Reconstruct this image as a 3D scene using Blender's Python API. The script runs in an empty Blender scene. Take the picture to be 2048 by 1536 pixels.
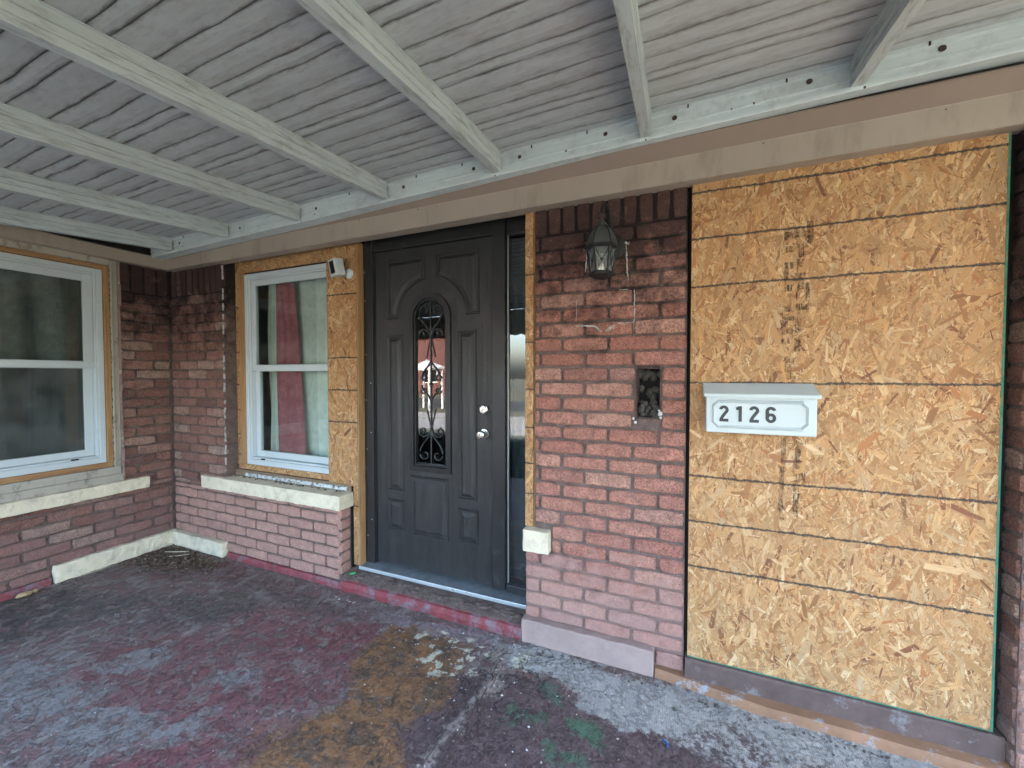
import bpy, bmesh, math, random
import numpy as np
from mathutils import Vector, Matrix, noise as mnoise
R = math.radians
random.seed(7); rng = np.random.default_rng(7)
scn = bpy.context.scene
COL = scn.collection

# ------------------------------------------------------------------ camera, sky, light
cam = bpy.data.cameras.new('camera'); camo = bpy.data.objects.new('camera', cam); COL.objects.link(camo)
yaw, pit, rol = 0.396651, 0.0257983, -0.00038883
fw = Vector((-math.sin(yaw)*math.cos(pit), math.cos(yaw)*math.cos(pit), -math.sin(pit)))
rt = Vector((math.cos(yaw), math.sin(yaw), 0)); up = rt.cross(fw)
rt2 = rt*math.cos(rol)+up*math.sin(rol); up2 = up*math.cos(rol)-rt*math.sin(rol)
m = Matrix((rt2, up2, -fw)).transposed().to_4x4(); m.translation = Vector((0, -2.07, 1.486))
camo.matrix_world = m
cam.sensor_width = 36; cam.lens = 799.533/2048*36; cam.clip_start = .02; cam.clip_end = 400
scn.camera = camo
w = bpy.data.worlds.new('World'); scn.world = w; w.use_nodes = True
nt = w.node_tree; bg = nt.nodes['Background']; sky = nt.nodes.new('ShaderNodeTexSky')
sky.sky_type = 'NISHITA'; sky.sun_disc = False
SUN_EL, SUN_AZ = 30, 18          # degrees; azimuth clockwise from +Y
sky.sun_elevation = R(SUN_EL); sky.sun_rotation = R(SUN_AZ); sky.air_density = 1.0; sky.dust_density = 4.5
nt.links.new(sky.outputs[0], bg.inputs[0]); bg.inputs[1].default_value = .15
sl = bpy.data.lights.new('sun', 'SUN'); slo = bpy.data.objects.new('sun', sl); COL.objects.link(slo)
sl.energy = 1.0; sl.angle = R(12); sl.color = (1, .95, .88)
sd = Vector((math.sin(R(SUN_AZ))*math.cos(R(SUN_EL)), math.cos(R(SUN_AZ))*math.cos(R(SUN_EL)), math.sin(R(SUN_EL))))
slo.rotation_euler = sd.to_track_quat('Z', 'Y').to_euler()
scn.view_settings.view_transform = 'Standard'; scn.view_settings.look = 'None'
scn.view_settings.exposure = 4.15; scn.view_settings.gamma = 1.0
scn.render.engine = 'CYCLES'
scn.cycles.use_denoising = True
scn.cycles.max_bounces = 7; scn.cycles.diffuse_bounces = 2; scn.cycles.glossy_bounces = 4; scn.cycles.transparent_max_bounces = 12
scn.cycles.sample_clamp_indirect = 6

# ------------------------------------------------------------------ material helper
class MT:
    def __init__(s, name, rough=.8, spec=.5, metal=0.):
        s.m = bpy.data.materials.new(name); s.m.use_nodes = True; s.nt = s.m.node_tree
        s.b = s.nt.nodes['Principled BSDF']; s.b.inputs['Roughness'].default_value = rough
        s.b.inputs['Specular IOR Level'].default_value = spec; s.b.inputs['Metallic'].default_value = metal
        s._geo = None; s._tc = None
    def n(s, t): return s.nt.nodes.new(t)
    def l(s, a, b):
        if hasattr(a, 'is_output'): s.nt.links.new(a, b)
        else:
            if isinstance(a, (tuple, list)) and len(a) == 3 and b.type == 'RGBA': a = (*a, 1)
            b.default_value = a
    def pos(s):
        if not s._geo: s._geo = s.n('ShaderNodeNewGeometry')
        return s._geo.outputs['Position']
    def tc(s, k='Object'):
        if not s._tc: s._tc = s.n('ShaderNodeTexCoord')
        return s._tc.outputs[k]
    def mp(s, v, scale=(1, 1, 1), loc=(0, 0, 0), rot=(0, 0, 0)):
        n = s.n('ShaderNodeMapping'); s.l(v, n.inputs[0]); n.inputs['Scale'].default_value = scale
        n.inputs['Location'].default_value = loc; n.inputs['Rotation'].default_value = rot; return n.outputs[0]
    def noise(s, v, scale, detail=4, rough=.6, dist=0., col=False):
        n = s.n('ShaderNodeTexNoise'); s.l(v, n.inputs['Vector']); n.inputs['Scale'].default_value = scale
        n.inputs['Detail'].default_value = detail; n.inputs['Roughness'].default_value = rough
        n.inputs['Distortion'].default_value = dist; return n.outputs['Color' if col else 'Fac']
    def vor(s, v, scale, feat='F1', out='Distance', rnd=1.):
        n = s.n('ShaderNodeTexVoronoi'); n.feature = feat; s.l(v, n.inputs['Vector']); n.inputs['Scale'].default_value = scale
        n.inputs['Randomness'].default_value = rnd; return n.outputs[out]
    def rg(s, f, a, b, c=0., d=1.):
        n = s.n('ShaderNodeMapRange'); s.l(f, n.inputs[0])
        for i, v in enumerate((a, b, c, d)): n.inputs[1+i].default_value = v
        return n.outputs[0]
    def ma(s, op, a, b=0., c=None):
        n = s.n('ShaderNodeMath'); n.operation = op; s.l(a, n.inputs[0]); s.l(b, n.inputs[1])
        if c is not None: s.l(c, n.inputs[2])
        return n.outputs[0]
    def mix(s, f, a, b, mode='MIX'):
        n = s.n('ShaderNodeMix'); n.data_type = 'RGBA'; n.blend_type = mode
        s.l(f, n.inputs[0]); s.l(a, n.inputs[6]); s.l(b, n.inputs[7]); return n.outputs[2]
    def ramp(s, f, st):
        n = s.n('ShaderNodeValToRGB'); s.l(f, n.inputs[0]); e = n.color_ramp.elements
        while len(e) < len(st): e.new(.5)
        for i, (p, c) in enumerate(st): e[i].position = p; e[i].color = (*c, 1)
        return n.outputs[0]
    def xyz(s, v):
        n = s.n('ShaderNodeSeparateXYZ'); s.l(v, n.inputs[0]); return n.outputs
    def rand(s): return s.n('ShaderNodeObjectInfo').outputs['Random']
    def off(s, v, k=37.):       # object-random offset so alike pieces differ
        c = s.n('ShaderNodeVectorMath'); c.operation = 'ADD'; s.l(v, c.inputs[0])
        q = s.n('ShaderNodeCombineXYZ'); r = s.ma('MULTIPLY', s.rand(), k)
        for i in range(3): s.l(r, q.inputs[i])
        s.l(q.outputs[0], c.inputs[1]); return c.outputs[0]
    def done(s, col=None, rough=None, h=None, bd=.003, bs=1.):
        if col is not None: s.l(col, s.b.inputs['Base Color'])
        if rough is not None: s.l(rough, s.b.inputs['Roughness'])
        if h is not None:
            n = s.n('ShaderNodeBump'); n.inputs['Strength'].default_value = bs; n.inputs['Distance'].default_value = bd
            s.l(h, n.inputs['Height']); s.nt.links.new(n.outputs[0], s.b.inputs['Normal'])
        return s.m

def brick_mat(name, stops, wash=None, grime=.5):
    M = MT(name, .9, .25); v = M.off(M.tc()); P = M.pos()
    c = M.ramp(M.rand(), stops)
    c = M.mix(M.rg(M.noise(v, 22, 4, .65), .35, .7, 0, .55), c, (.17, .085, .07))
    gr = M.noise(v, 105, 5, .85)
    c = M.mix(1., c, M.mix(M.rg(gr, .38, .62), (.70, .66, .64), (1.5, 1.42, 1.36)), 'MULTIPLY')
    sp = M.rg(M.noise(v, 150, 3, .75), .56, .64)
    c = M.mix(M.ma('MULTIPLY', sp, .75), c, (.07, .04, .038))                 # dark pits
    lt = M.rg(M.vor(v, 60, 'F1'), .05, .13, 1, 0)
    lt = M.ma('MULTIPLY', lt, M.rg(M.noise(v, 13), .52, .6))
    c = M.mix(M.ma('MULTIPLY', lt, .95), c, (.60, .54, .48))                   # pale grit
    sm = M.rg(M.noise(P, 11, 5, .7), .54, .68)
    c = M.mix(M.ma('MULTIPLY', sm, grime), c, (.2, .165, .15))                # mortar smear
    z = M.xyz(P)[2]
    soot_shade = M.rg(M.ma('ADD', z, M.rg(M.noise(P, 6, 6, .75), .3, .7, -.38, .38)), 1.66, 2.12)
    c = M.mix(M.ma('MULTIPLY', soot_shade, .84), c, (.030, .021, .021))              # old soot film and painted roof shade high on the wall
    if wash:
        wf = M.rg(M.ma('ADD', z, M.rg(M.noise(P, 9, 4, .7), .3, .7, -.24, .24)), wash[0], wash[0]-.2)
        wf = M.ma('MULTIPLY', wf, M.rg(M.noise(P, 17, 6, .75), .34, .52, .35, 1)); c = M.mix(M.ma('MULTIPLY', wf, wash[1]), c, wash[2])
    h = M.ma('ADD', M.ma('MULTIPLY', gr, 1.3), M.ma('MULTIPLY', M.noise(v, 26, 5, .65), 1.))
    return M.done(c, None, h, .008, 1.)
BR = [(0, (.38, .19, .155)), (.2, (.54, .27, .21)), (.4, (.44, .20, .155)), (.6, (.52, .255, .195)), (.85, (.58, .335, .26)), (1, (.40, .23, .20))]
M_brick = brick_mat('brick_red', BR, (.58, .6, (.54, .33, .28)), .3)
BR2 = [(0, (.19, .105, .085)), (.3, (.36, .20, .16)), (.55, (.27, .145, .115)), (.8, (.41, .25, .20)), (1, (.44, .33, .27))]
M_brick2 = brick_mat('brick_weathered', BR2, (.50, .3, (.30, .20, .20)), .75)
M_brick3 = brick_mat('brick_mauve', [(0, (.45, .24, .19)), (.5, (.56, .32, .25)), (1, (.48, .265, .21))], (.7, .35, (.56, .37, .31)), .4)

def mortar_mat(name, base, wash=None):
    M = MT(name, .95, .2); P = M.pos()
    c = M.mix(M.rg(M.noise(P, 14, 5, .7), .35, .65), base, tuple(x*.55 for x in base))
    c = M.mix(M.rg(M.noise(P, 160, 2), .6, .7, 0, .5), c, (.4, .38, .36))
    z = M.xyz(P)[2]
    soot_shade = M.rg(M.ma('ADD', z, M.rg(M.noise(P, 6, 6, .75), .3, .7, -.38, .38)), 1.66, 2.12)
    c = M.mix(M.ma('MULTIPLY', soot_shade, .85), c, (.010, .008, .009))  # upper joints darkened for soot and for roof shade painted into the colour
    if wash:
        wf = M.rg(M.ma('ADD', z, M.rg(M.noise(P, 9, 4, .7), .3, .7, -.24, .24)), wash[0], wash[0]-.2)
        wf = M.ma('MULTIPLY', wf, M.rg(M.noise(P, 17, 6, .75), .34, .52, .35, 1)); c = M.mix(M.ma('MULTIPLY', wf, wash[1]), c, wash[2])
    h = M.ma('ADD', M.noise(P, 90, 5, .8), M.noise(P, 30, 3))
    return M.done(c, None, h, .012, 1.)
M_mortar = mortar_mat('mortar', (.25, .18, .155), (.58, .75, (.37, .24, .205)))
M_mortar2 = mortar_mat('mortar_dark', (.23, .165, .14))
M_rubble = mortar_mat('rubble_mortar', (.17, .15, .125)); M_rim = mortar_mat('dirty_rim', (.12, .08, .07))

def simple(name, col, rough=.5, spec=.5, metal=0., nscale=8, var=.25, bump=0., bscale=60, dirt=None, dscale=5, dth=(.5, .7), damt=.6, stretch=(1, 1, 1)):
    M = MT(name, rough, spec, metal); P = M.mp(M.pos(), stretch)
    c = M.mix(M.rg(M.noise(P, nscale, 5, .65), .3, .7), col, tuple(x*(1-var) for x in col))
    if dirt: c = M.mix(M.ma('MULTIPLY', M.rg(M.noise(P, dscale, 6, .72), *dth), damt), c, dirt)
    return M.done(c, M.rg(M.noise(P, nscale*2), .3, .7, max(0, rough-.08), min(1, rough+.1)), M.noise(P, bscale, 4, .7) if bump else None, bump or .001)
M_vinyl = simple('white_vinyl', (.58, .64, .64), .38, .5, 0, 3, .06, dirt=(.4, .4, .38), dth=(.55, .75), damt=.35)
M_mailbox = simple('white_painted_metal', (.54, .60, .59), .4, .5, 0, 3, .05, dirt=(.38, .38, .36), dscale=14, dth=(.58, .75), damt=.3)
M_awn = simple('awning_paint', (.60, .675, .68), .55, .4, 0, 4, .14, .0006, 40, dirt=(.20, .20, .17), dscale=7, dth=(.52, .72), damt=.45)
M_beam = simple('rafter_paint', (.60, .675, .68), .5, .4, 0, 5, .2, .0015, 60, dirt=(.20, .20, .17), dscale=16, dth=(.50, .68), damt=.6, stretch=(3, .5, 3))
M_fascia = simple('tan_coil_stock', (.39, .325, .265), .5, .4, 0, 2, .12, .0008, 60, dirt=(.17, .14, .11), dscale=9, dth=(.52, .72), damt=.5, stretch=(1, 1, .25))
M_fascia2 = simple('brown_band_stock', (.27, .205, .165), .6, .35, 0, 2, .12, .0004, 90, dirt=(.16, .13, .11), dscale=6, dth=(.58, .8), damt=.4)  # browner and darker than the tan stock, for the upper band
M_stone = simple('limestone', (.84, .74, .54), .85, .3, 0, 9, .2, .006, 60, dirt=(.34, .29, .22), dscale=11, dth=(.5, .7), damt=.6)
M_stoneg = simple('grey_washed_stone', (.40, .29, .25), .85, .3, 0, 5, .2, .0018, 100, dirt=(.22, .17, .17), dscale=8, dth=(.5, .7), damt=.5)
M_cream = simple('old_cream_paint', (.46, .42, .34), .7, .35, 0, 7, .2, .0016, 70, dirt=(.14, .10, .08), dscale=14, dth=(.56, .68), damt=.8, stretch=(1, 1, .5))
M_peel = simple('peeling_pale_paint', (.62, .66, .64), .7, .35, 0, 7, .2, .003, 60, dirt=(.12, .09, .07), dscale=38, dth=(.5, .56), damt=.95)
M_black = simple('black_gap', (.018, .017, .017), .9, .1)
M_dark = simple('dark_void_wood', (.03, .026, .024), .95, .1)
M_bronze = simple('dark_bronze_metal', (.030, .030, .028), .55, .4, .3, 20, .3, .0004, 120)
M_dome = simple('lantern_dome_metal', (.085, .088, .082), .5, .4, .3, 20, .2, .0004, 120)
M_iron = simple('wrought_iron', (.07, .073, .073), .45, .5, .5, 20, .2)
M_nickel = simple('satin_nickel', (.62, .60, .56), .28, .5, 1., 30, .1)
M_alu = simple('threshold_aluminium', (.42, .47, .50), .42, .5, .6, 12, .3, .0005, 70, dirt=(.14, .13, .12), dscale=10, dth=(.52, .7), damt=.6)
M_aluc = simple('bright_aluminium', (.62, .68, .68), .35, .5, .5, 9, .1)
M_numb = simple('dark_number_vinyl', (.035, .038, .04), .5)
M_camb = simple('black_lens', (.01, .01, .012), .15)
M_green = simple('green_edge_paint', (.07, .27, .17), .7, .3, 0, 14, .4, dirt=(.25, .2, .12), dscale=30, dth=(.5, .62), damt=.7)
M_rust = simple('rusty_screw', (.06, .035, .03), .8)
M_caulk = simple('old_white_caulk', (.62, .60, .56), .8, .3, 0, 18, .3, .003, 90, dirt=(.12, .1, .09), dscale=30, dth=(.5, .6), damt=.8)
M_red = simple('red_curb_paint', (.27, .055, .06), .6, .4, 0, 8, .35, .003, 60, dirt=(.2, .15, .16), dscale=12, dth=(.47, .6), damt=.9)
M_orange = simple('ochre_curb_paint', (.34, .18, .10), .65, .4, 0, 7, .3, .003, 50, dirt=(.33, .36, .38), dscale=12, dth=(.56, .64), damt=.8)
M_brown = simple('brown_painted_ledge', (.145, .098, .085), .75, .3, 0, 8, .3, .0025, 60, dirt=(.3, .29, .29), dscale=10, dth=(.56, .68), damt=.6)
M_foam = simple('yellowed_foam', (.55, .38, .2), .9, .2, 0, 30, .3, .004, 60)
M_lime = simple('lime_plastic', (.05, .6, .15), .4)
M_blue = simple('blue_plastic', (.02, .18, .55), .4)
M_whitechip = simple('white_paint_chip', (.7, .7, .66), .7)
M_twig = simple('bare_splinter', (.55, .46, .33), .85, .2, 0, 30, .3)
M_grayroom = simple('dim_plaster', (.22, .21, .19), .9)

def wood_mat(name, c1, c2, ax=(1, 1, .08), sc=60):
    M = MT(name, .75, .3); v = M.mp(M.pos(), ax)
    f = M.noise(v, sc, 4, .65, .6); c = M.mix(M.rg(f, .35, .68), c1, c2)
    k = M.rg(M.vor(M.mp(M.pos(), (1, 1, .45)), 9, 'F1'), .0, .07, 1, 0)
    c = M.mix(M.ma('MULTIPLY', k, .5), c, (.12, .05, .02))
    return M.done(c, None, f, .0012)
M_lumV = wood_mat('new_lumber_upright', (.44, .26, .12), (.30, .155, .065))
M_lumH = wood_mat('new_lumber_level', (.42, .24, .11), (.28, .14, .06), (.08, .08, 1))
M_lumO = wood_mat('aged_board', (.30, .22, .14), (.16, .10, .06), (.08, .08, 1))

def door_mat():
    M = MT('door_dark_grain', .38, .6); v = M.mp(M.pos(), (1, 1, .05))
    f = M.noise(v, 95, 5, .7, 1.2)
    w1 = M.noise(M.mp(M.pos(), (1, 1, .16)), 14, 4, .6, 2.2)
    wv = M.ma('SINE', M.ma('MULTIPLY', w1, 90))
    c = M.mix(M.rg(f, .35, .7), (.027, .0265, .025), (.020, .0197, .019))
    c = M.mix(M.ma('MULTIPLY', M.rg(M.noise(M.pos(), 5, 5, .7), .55, .75), .3), c, (.1, .095, .085))
    return M.done(c, M.rg(f, .3, .7, .36, .52), M.ma('ADD', f, M.ma('MULTIPLY', wv, .3)), .0014, 1.)
M_door = door_mat()
M_blackf = simple('black_frame_paint', (.012, .013, .014), .38, .5, 0, 9, .15)
M_jamb = simple('dark_jamb_paint', (.022, .022, .022), .4, .45, 0, 9, .15, .0004, 90, dirt=(.12, .12, .11), dscale=9, dth=(.6, .75), damt=.4)

def glass_mat(name, ior=1.9, tint=(.9, .96, .94), haze=0., rough=.0):
    m = bpy.data.materials.new(name); m.use_nodes = True; n = m.node_tree; n.nodes.clear()
    o = n.nodes.new('ShaderNodeOutputMaterial'); mx = n.nodes.new('ShaderNodeMixShader')
    fr = n.nodes.new('ShaderNodeFresnel'); fr.inputs[0].default_value = ior
    t = n.nodes.new('ShaderNodeBsdfTransparent'); t.inputs[0].default_value = (*tint, 1)
    g = n.nodes.new('ShaderNodeBsdfGlossy'); g.inputs['Roughness'].default_value = rough
    bu = n.nodes.new('ShaderNodeBump'); nz = n.nodes.new('ShaderNodeTexNoise'); ge = n.nodes.new('ShaderNodeNewGeometry')
    nz.inputs['Scale'].default_value = 2.2; nz.inputs['Detail'].default_value = 1; bu.inputs['Distance'].default_value = .002; bu.inputs['Strength'].default_value = .5
    n.links.new(ge.outputs['Position'], nz.inputs['Vector']); n.links.new(nz.outputs[0], bu.inputs['Height']); n.links.new(bu.outputs[0], g.inputs['Normal'])
    sb = n.nodes.new('ShaderNodeMath'); sb.operation = 'SUBTRACT'; sb.inputs[0].default_value = 1; n.links.new(ge.outputs['Backfacing'], sb.inputs[1])
    ml = n.nodes.new('ShaderNodeMath'); ml.operation = 'MULTIPLY'; n.links.new(fr.outputs[0], ml.inputs[0]); n.links.new(sb.outputs[0], ml.inputs[1])
    n.links.new(ml.outputs[0], mx.inputs[0]); n.links.new(t.outputs[0], mx.inputs[1]); n.links.new(g.outputs[0], mx.inputs[2])
    last = mx
    if haze:
        d = n.nodes.new('ShaderNodeBsdfDiffuse'); d.inputs[0].default_value = (.5, .55, .53, 1)
        nh = n.nodes.new('ShaderNodeTexNoise'); nh.inputs['Scale'].default_value = 7; nh.inputs['Detail'].default_value = 6
        n.links.new(ge.outputs['Position'], nh.inputs['Vector'])
        mr = n.nodes.new('ShaderNodeMapRange'); mr.inputs[1].default_value = .3; mr.inputs[2].default_value = .75; mr.inputs[3].default_value = haze*.4; mr.inputs[4].default_value = haze*1.6
        n.links.new(nh.outputs[0], mr.inputs[0])
        m2 = n.nodes.new('ShaderNodeMixShader'); n.links.new(mr.outputs[0], m2.inputs[0]); n.links.new(mx.outputs[0], m2.inputs[1]); n.links.new(d.outputs[0], m2.inputs[2]); last = m2
    n.links.new(last.outputs[0], o.inputs[0]); return m
M_glass = glass_mat('window_glass', 1.75)
M_glassd = glass_mat('door_glass', 2.1, (.75, .8, .8))
M_screen = glass_mat('screened_glass', 1.6, (.52, .56, .55), .10)
M_frost = glass_mat('hazy_lantern_glass', 1.5, (.7, .82, .78), .22)
def cloth_mat(name, col, dk, sc=14, tr=.3):
    M = MT(name, .9, .2); P = M.pos()
    c = M.mix(M.rg(M.noise(P, sc, 5, .7), .35, .68), col, dk)
    c = M.mix(M.rg(M.noise(M.mp(P, (1, 1, .3)), 45, 3), .55, .7, 0, .3), c, tuple(x*.6 for x in dk))
    return M.done(c, None, M.noise(P, 26, 5, .7), .006)
M_cw = cloth_mat('white_curtain', (.80, .77, .70), (.66, .65, .60))
M_cb = cloth_mat('pale_damask_sheet', (.68, .66, .60), (.55, .55, .51), 22)
M_cr = cloth_mat('red_curtain', (.44, .15, .17), (.30, .085, .105), 16)
M_cg = cloth_mat('grey_sheer', (.20, .195, .18), (.12, .12, .115), 10)

# ------------------------------------------------------------------ geometry helpers
class G:
    def __init__(s): s.v = []; s.f = []
    def box(s, x0, y0, z0, x1, y1, z1):
        if x0 > x1: x0, x1 = x1, x0
        if y0 > y1: y0, y1 = y1, y0
        if z0 > z1: z0, z1 = z1, z0
        b = len(s.v)
        s.v += [(x0, y0, z0), (x1, y0, z0), (x1, y1, z0), (x0, y1, z0), (x0, y0, z1), (x1, y0, z1), (x1, y1, z1), (x0, y1, z1)]
        s.f += [tuple(b+i for i in q) for q in ((0, 3, 2, 1), (4, 5, 6, 7), (0, 1, 5, 4), (1, 2, 6, 5), (2, 3, 7, 6), (3, 0, 4, 7))]
        return s
    def prism(s, pts, y0, y1):           # pts (x,z), extruded along y, y0 = front
        b = len(s.v); n = len(pts)
        s.v += [(p[0], y0, p[1]) for p in pts]+[(p[0], y1, p[1]) for p in pts]
        s.f.append(tuple(b+i for i in range(n))); s.f.append(tuple(b+n+i for i in reversed(range(n))))
        for i in range(n): j = (i+1) % n; s.f.append((b+i, b+n+i, b+n+j, b+j))
        return s
    def sweepx(s, prof, xs, f=None):     # prof (y,z) closed loop swept along x; f(x)->(dy,dz)
        n = len(prof); b = len(s.v)
        for x in xs:
            dy, dz = f(x) if f else (0, 0)
            s.v += [(x, p[0]+dy, p[1]+dz) for p in prof]
        for k in range(len(xs)-1):
            for i in range(n): j = (i+1) % n; s.f.append((b+k*n+i, b+k*n+j, b+(k+1)*n+j, b+(k+1)*n+i))
        s.f.append(tuple(b+i for i in reversed(range(n)))); s.f.append(tuple(b+(len(xs)-1)*n+i for i in range(n)))
        return s
    def tube(s, pts, r, seg=8, taper=None, cap=True):
        b = len(s.v); n = len(pts); P = [Vector(p) for p in pts]; prev = None
        for i, p in enumerate(P):
            t = (P[min(i+1, n-1)]-P[max(i-1, 0)]).normalized()
            a = prev if prev is not None else (Vector((0, 0, 1)) if abs(t.z) < .9 else Vector((1, 0, 0)))
            u = t.cross(a)
            if u.length < 1e-5: u = t.cross(Vector((0, 1, 0)))
            u.normalize(); v = u.cross(t).normalized(); prev = v
            rr = r*(taper[i] if taper else 1)
            for k in range(seg):
                c = 2*math.pi*k/seg; q = p+u*math.cos(c)*rr+v*math.sin(c)*rr; s.v.append(tuple(q))
        for i in range(n-1):
            for k in range(seg): j = (k+1) % seg; s.f.append((b+i*seg+k, b+i*seg+j, b+(i+1)*seg+j, b+(i+1)*seg+k))
        if cap: s.f.append(tuple(b+k for k in reversed(range(seg)))); s.f.append(tuple(b+(n-1)*seg+k for k in range(seg)))
        return s
    def lathe(s, prof, origin, axis='z', seg=20, ang0=0.):      # prof (r,h)
        b = len(s.v); o = Vector(origin); n = len(prof)
        for r, h in prof:
            for k in range(seg):
                a = ang0+2*math.pi*k/seg; c, d = r*math.cos(a), r*math.sin(a)
                q = {'z': (c, d, h), 'y': (c, h, d), 'x': (h, c, d)}[axis]; s.v.append(tuple(o+Vector(q)))
        for i in range(n-1):
            for k in range(seg): j = (k+1) % seg; s.f.append((b+i*seg+k, b+i*seg+j, b+(i+1)*seg+j, b+(i+1)*seg+k))
        s.f.append(tuple(b+k for k in reversed(range(seg)))); s.f.append(tuple(b+(n-1)*seg+k for k in range(seg)))
        return s

def mk(name, g, mat, parent=None, bevel=0., smooth=False, label=None, cat=None, group=None, kind=None, segs=2, xf=None):
    me = bpy.data.meshes.new(name); bm = bmesh.new()
    vs = [bm.verts.new(v) for v in g.v]
    for f in g.f:
        try: bm.faces.new([vs[i] for i in f])
        except ValueError: pass
    bmesh.ops.recalc_face_normals(bm, faces=bm.faces)
    if bevel:
        ed = [e for e in bm.edges if len(e.link_faces) == 2 and e.calc_face_angle(0) > .5]
        bmesh.ops.bevel(bm, geom=ed, offset=bevel, segments=segs, affect='EDGES', profile=.5, clamp_overlap=True)
    if xf is not None: bm.transform(xf)
    bm.to_mesh(me); bm.free()
    if smooth:
        me.polygons.foreach_set('use_smooth', [True]*len(me.polygons)); 
        try: me.set_sharp_from_angle(angle=R(35))
        except Exception: pass
    me.materials.append(mat)
    o = bpy.data.objects.new(name, me); COL.objects.link(o)
    if parent: o.parent = parent
    return tag(o, label, cat, group, kind)
def tag(o, label=None, cat=None, group=None, kind=None):
    for k, v in (('label', label), ('category', cat), ('group', group), ('kind', kind)):
        if v: o[k] = v
    return o
def thing(name, label, cat, group=None, loc=(0, 0, 0)):
    o = bpy.data.objects.new(name, None); o.empty_display_size = .1; o.location = loc; COL.objects.link(o)
    return tag(o, label, cat, group)
def B(*a): return G().box(*a)

# ------------------------------------------------------------------ bricks
PX, CZ, J = .244, .078, .0115
_bm = {}
def brick_mesh(wd, h, mat, rough=1.):
    key = (round(wd/.008), round(h/.004), mat.name, random.randrange(5), rough > 1)
    if key in _bm: return _bm[key]
    wd = round(wd/.008)*.008; h = round(h/.004)*.004
    a, b = wd/2, h/2; q = .0021*rough
    base = []
    nx = 3 if wd > .1 else 2
    for i in range(nx): base.append((-a+wd*i/nx, -b))
    base += [(a, -b), (a, 0)]
    for i in range(nx): base.append((a-wd*i/nx, b))
    base += [(-a, b), (-a, 0)]
    n = len(base); V = []; F = []
    jit = [(random.uniform(-q, q)*1.2, random.uniform(-q, q)) for _ in base]
    rad = []
    for (x, z), (jx, jz) in zip(base, jit):
        cx = .004 if abs(abs(x)-a) < 1e-6 and abs(abs(z)-b) < 1e-6 else 0
        rad.append((x+jx-math.copysign(cx, x)*(cx > 0), z+jz-math.copysign(cx, z)*(cx > 0)))
    for x, z in rad: V.append((x, .035, z))
    for x, z in rad: V.append((x, .005, z))
    for x, z in rad:
        k = .0055
        V.append((x-math.copysign(min(k, abs(x)), x)*(abs(x) > a-.012), random.uniform(-.0012, .0012)*rough, z-math.copysign(k, z)*(abs(z) > b-.012)))
    V.append((0, random.uniform(-.001, .001), 0))
    for r in (0, n):
        for i in range(n): j = (i+1) % n; F.append((r+i, r+j, r+n+j, r+n+i))
    for i in range(n): j = (i+1) % n; F.append((2*n+i, 2*n+j, 3*n))
    me = bpy.data.meshes.new('brick'); me.from_pydata(V, [], F); me.materials.append(mat); me.update()
    _bm[key] = me; return me
def place_brick(parent, u, z, wd, h, face, c, mat, rough=1., name='brick'):
    """face: 'S' faces -y at y=c, u=x ; 'E' faces +x at x=c, u=y ; 'W' faces -x"""
    me = brick_mesh(wd, h, mat, rough)
    o = bpy.data.objects.new(name, me); COL.objects.link(o); o.parent = parent
    d = random.uniform(-.0022, .0022)*rough
    if face == 'S': o.location = (u, c+d, z)
    elif face == 'E': o.location = (c-d, u, z); o.rotation_euler = (0, 0, R(90))
    else: o.location = (c+d, u, z); o.rotation_euler = (0, 0, R(-90))
    o.rotation_euler.rotate_axis('Y', random.uniform(-.006, .006)*rough)
    o.rotation_euler.rotate_axis('X', random.uniform(-.008, .008)*rough)
    return o
def courses(parent, u0, u1, z0, z1, face, c, mat, off=0., holes=(), rough=1., zb=.039):
    k0 = int(math.floor((z0-zb)/CZ+.001)); k1 = int(math.ceil((z1-zb)/CZ-.001))
    for k in range(k0, k1):
        a, b = max(z0, zb+k*CZ), min(z1, zb+(k+1)*CZ)
        if b-a < .02: continue
        o = off + (PX/2 if k % 2 else 0)
        i = math.floor((u0-o)/PX)
        while o+i*PX < u1:
            s0, s1 = max(u0, o+i*PX), min(u1, o+(i+1)*PX); i += 1
            seg = [(s0, s1)]
            for hx0, hx1, hz0, hz1 in holes:
                if b > hz0+.01 and a < hz1-.01:
                    ns = []
                    for p, q in seg:
                        if q <= hx0 or p >= hx1: ns.append((p, q)); continue
                        if p < hx0: ns.append((p, hx0))
                        if q > hx1: ns.append((hx1, q))
                    seg = ns
            for p, q in seg:
                if q-p < .028: continue
                jj = J*random.uniform(.75, 1.25)
                place_brick(parent, (p+q)/2, (a+b)/2, q-p-jj, b-a-J*random.uniform(.85, 1.15), face, c, mat, rough)
def soldiers(parent, u0, u1, z0, z1, face, c, mat, rough=1.3):
    n = max(1, round((u1-u0)/.079)); w_ = (u1-u0)/n
    for i in range(n):
        place_brick(parent, u0+(i+.5)*w_, (z0+z1)/2, w_-J, z1-z0-J, face, c, mat, rough)

TOPZ = 2.42
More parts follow.
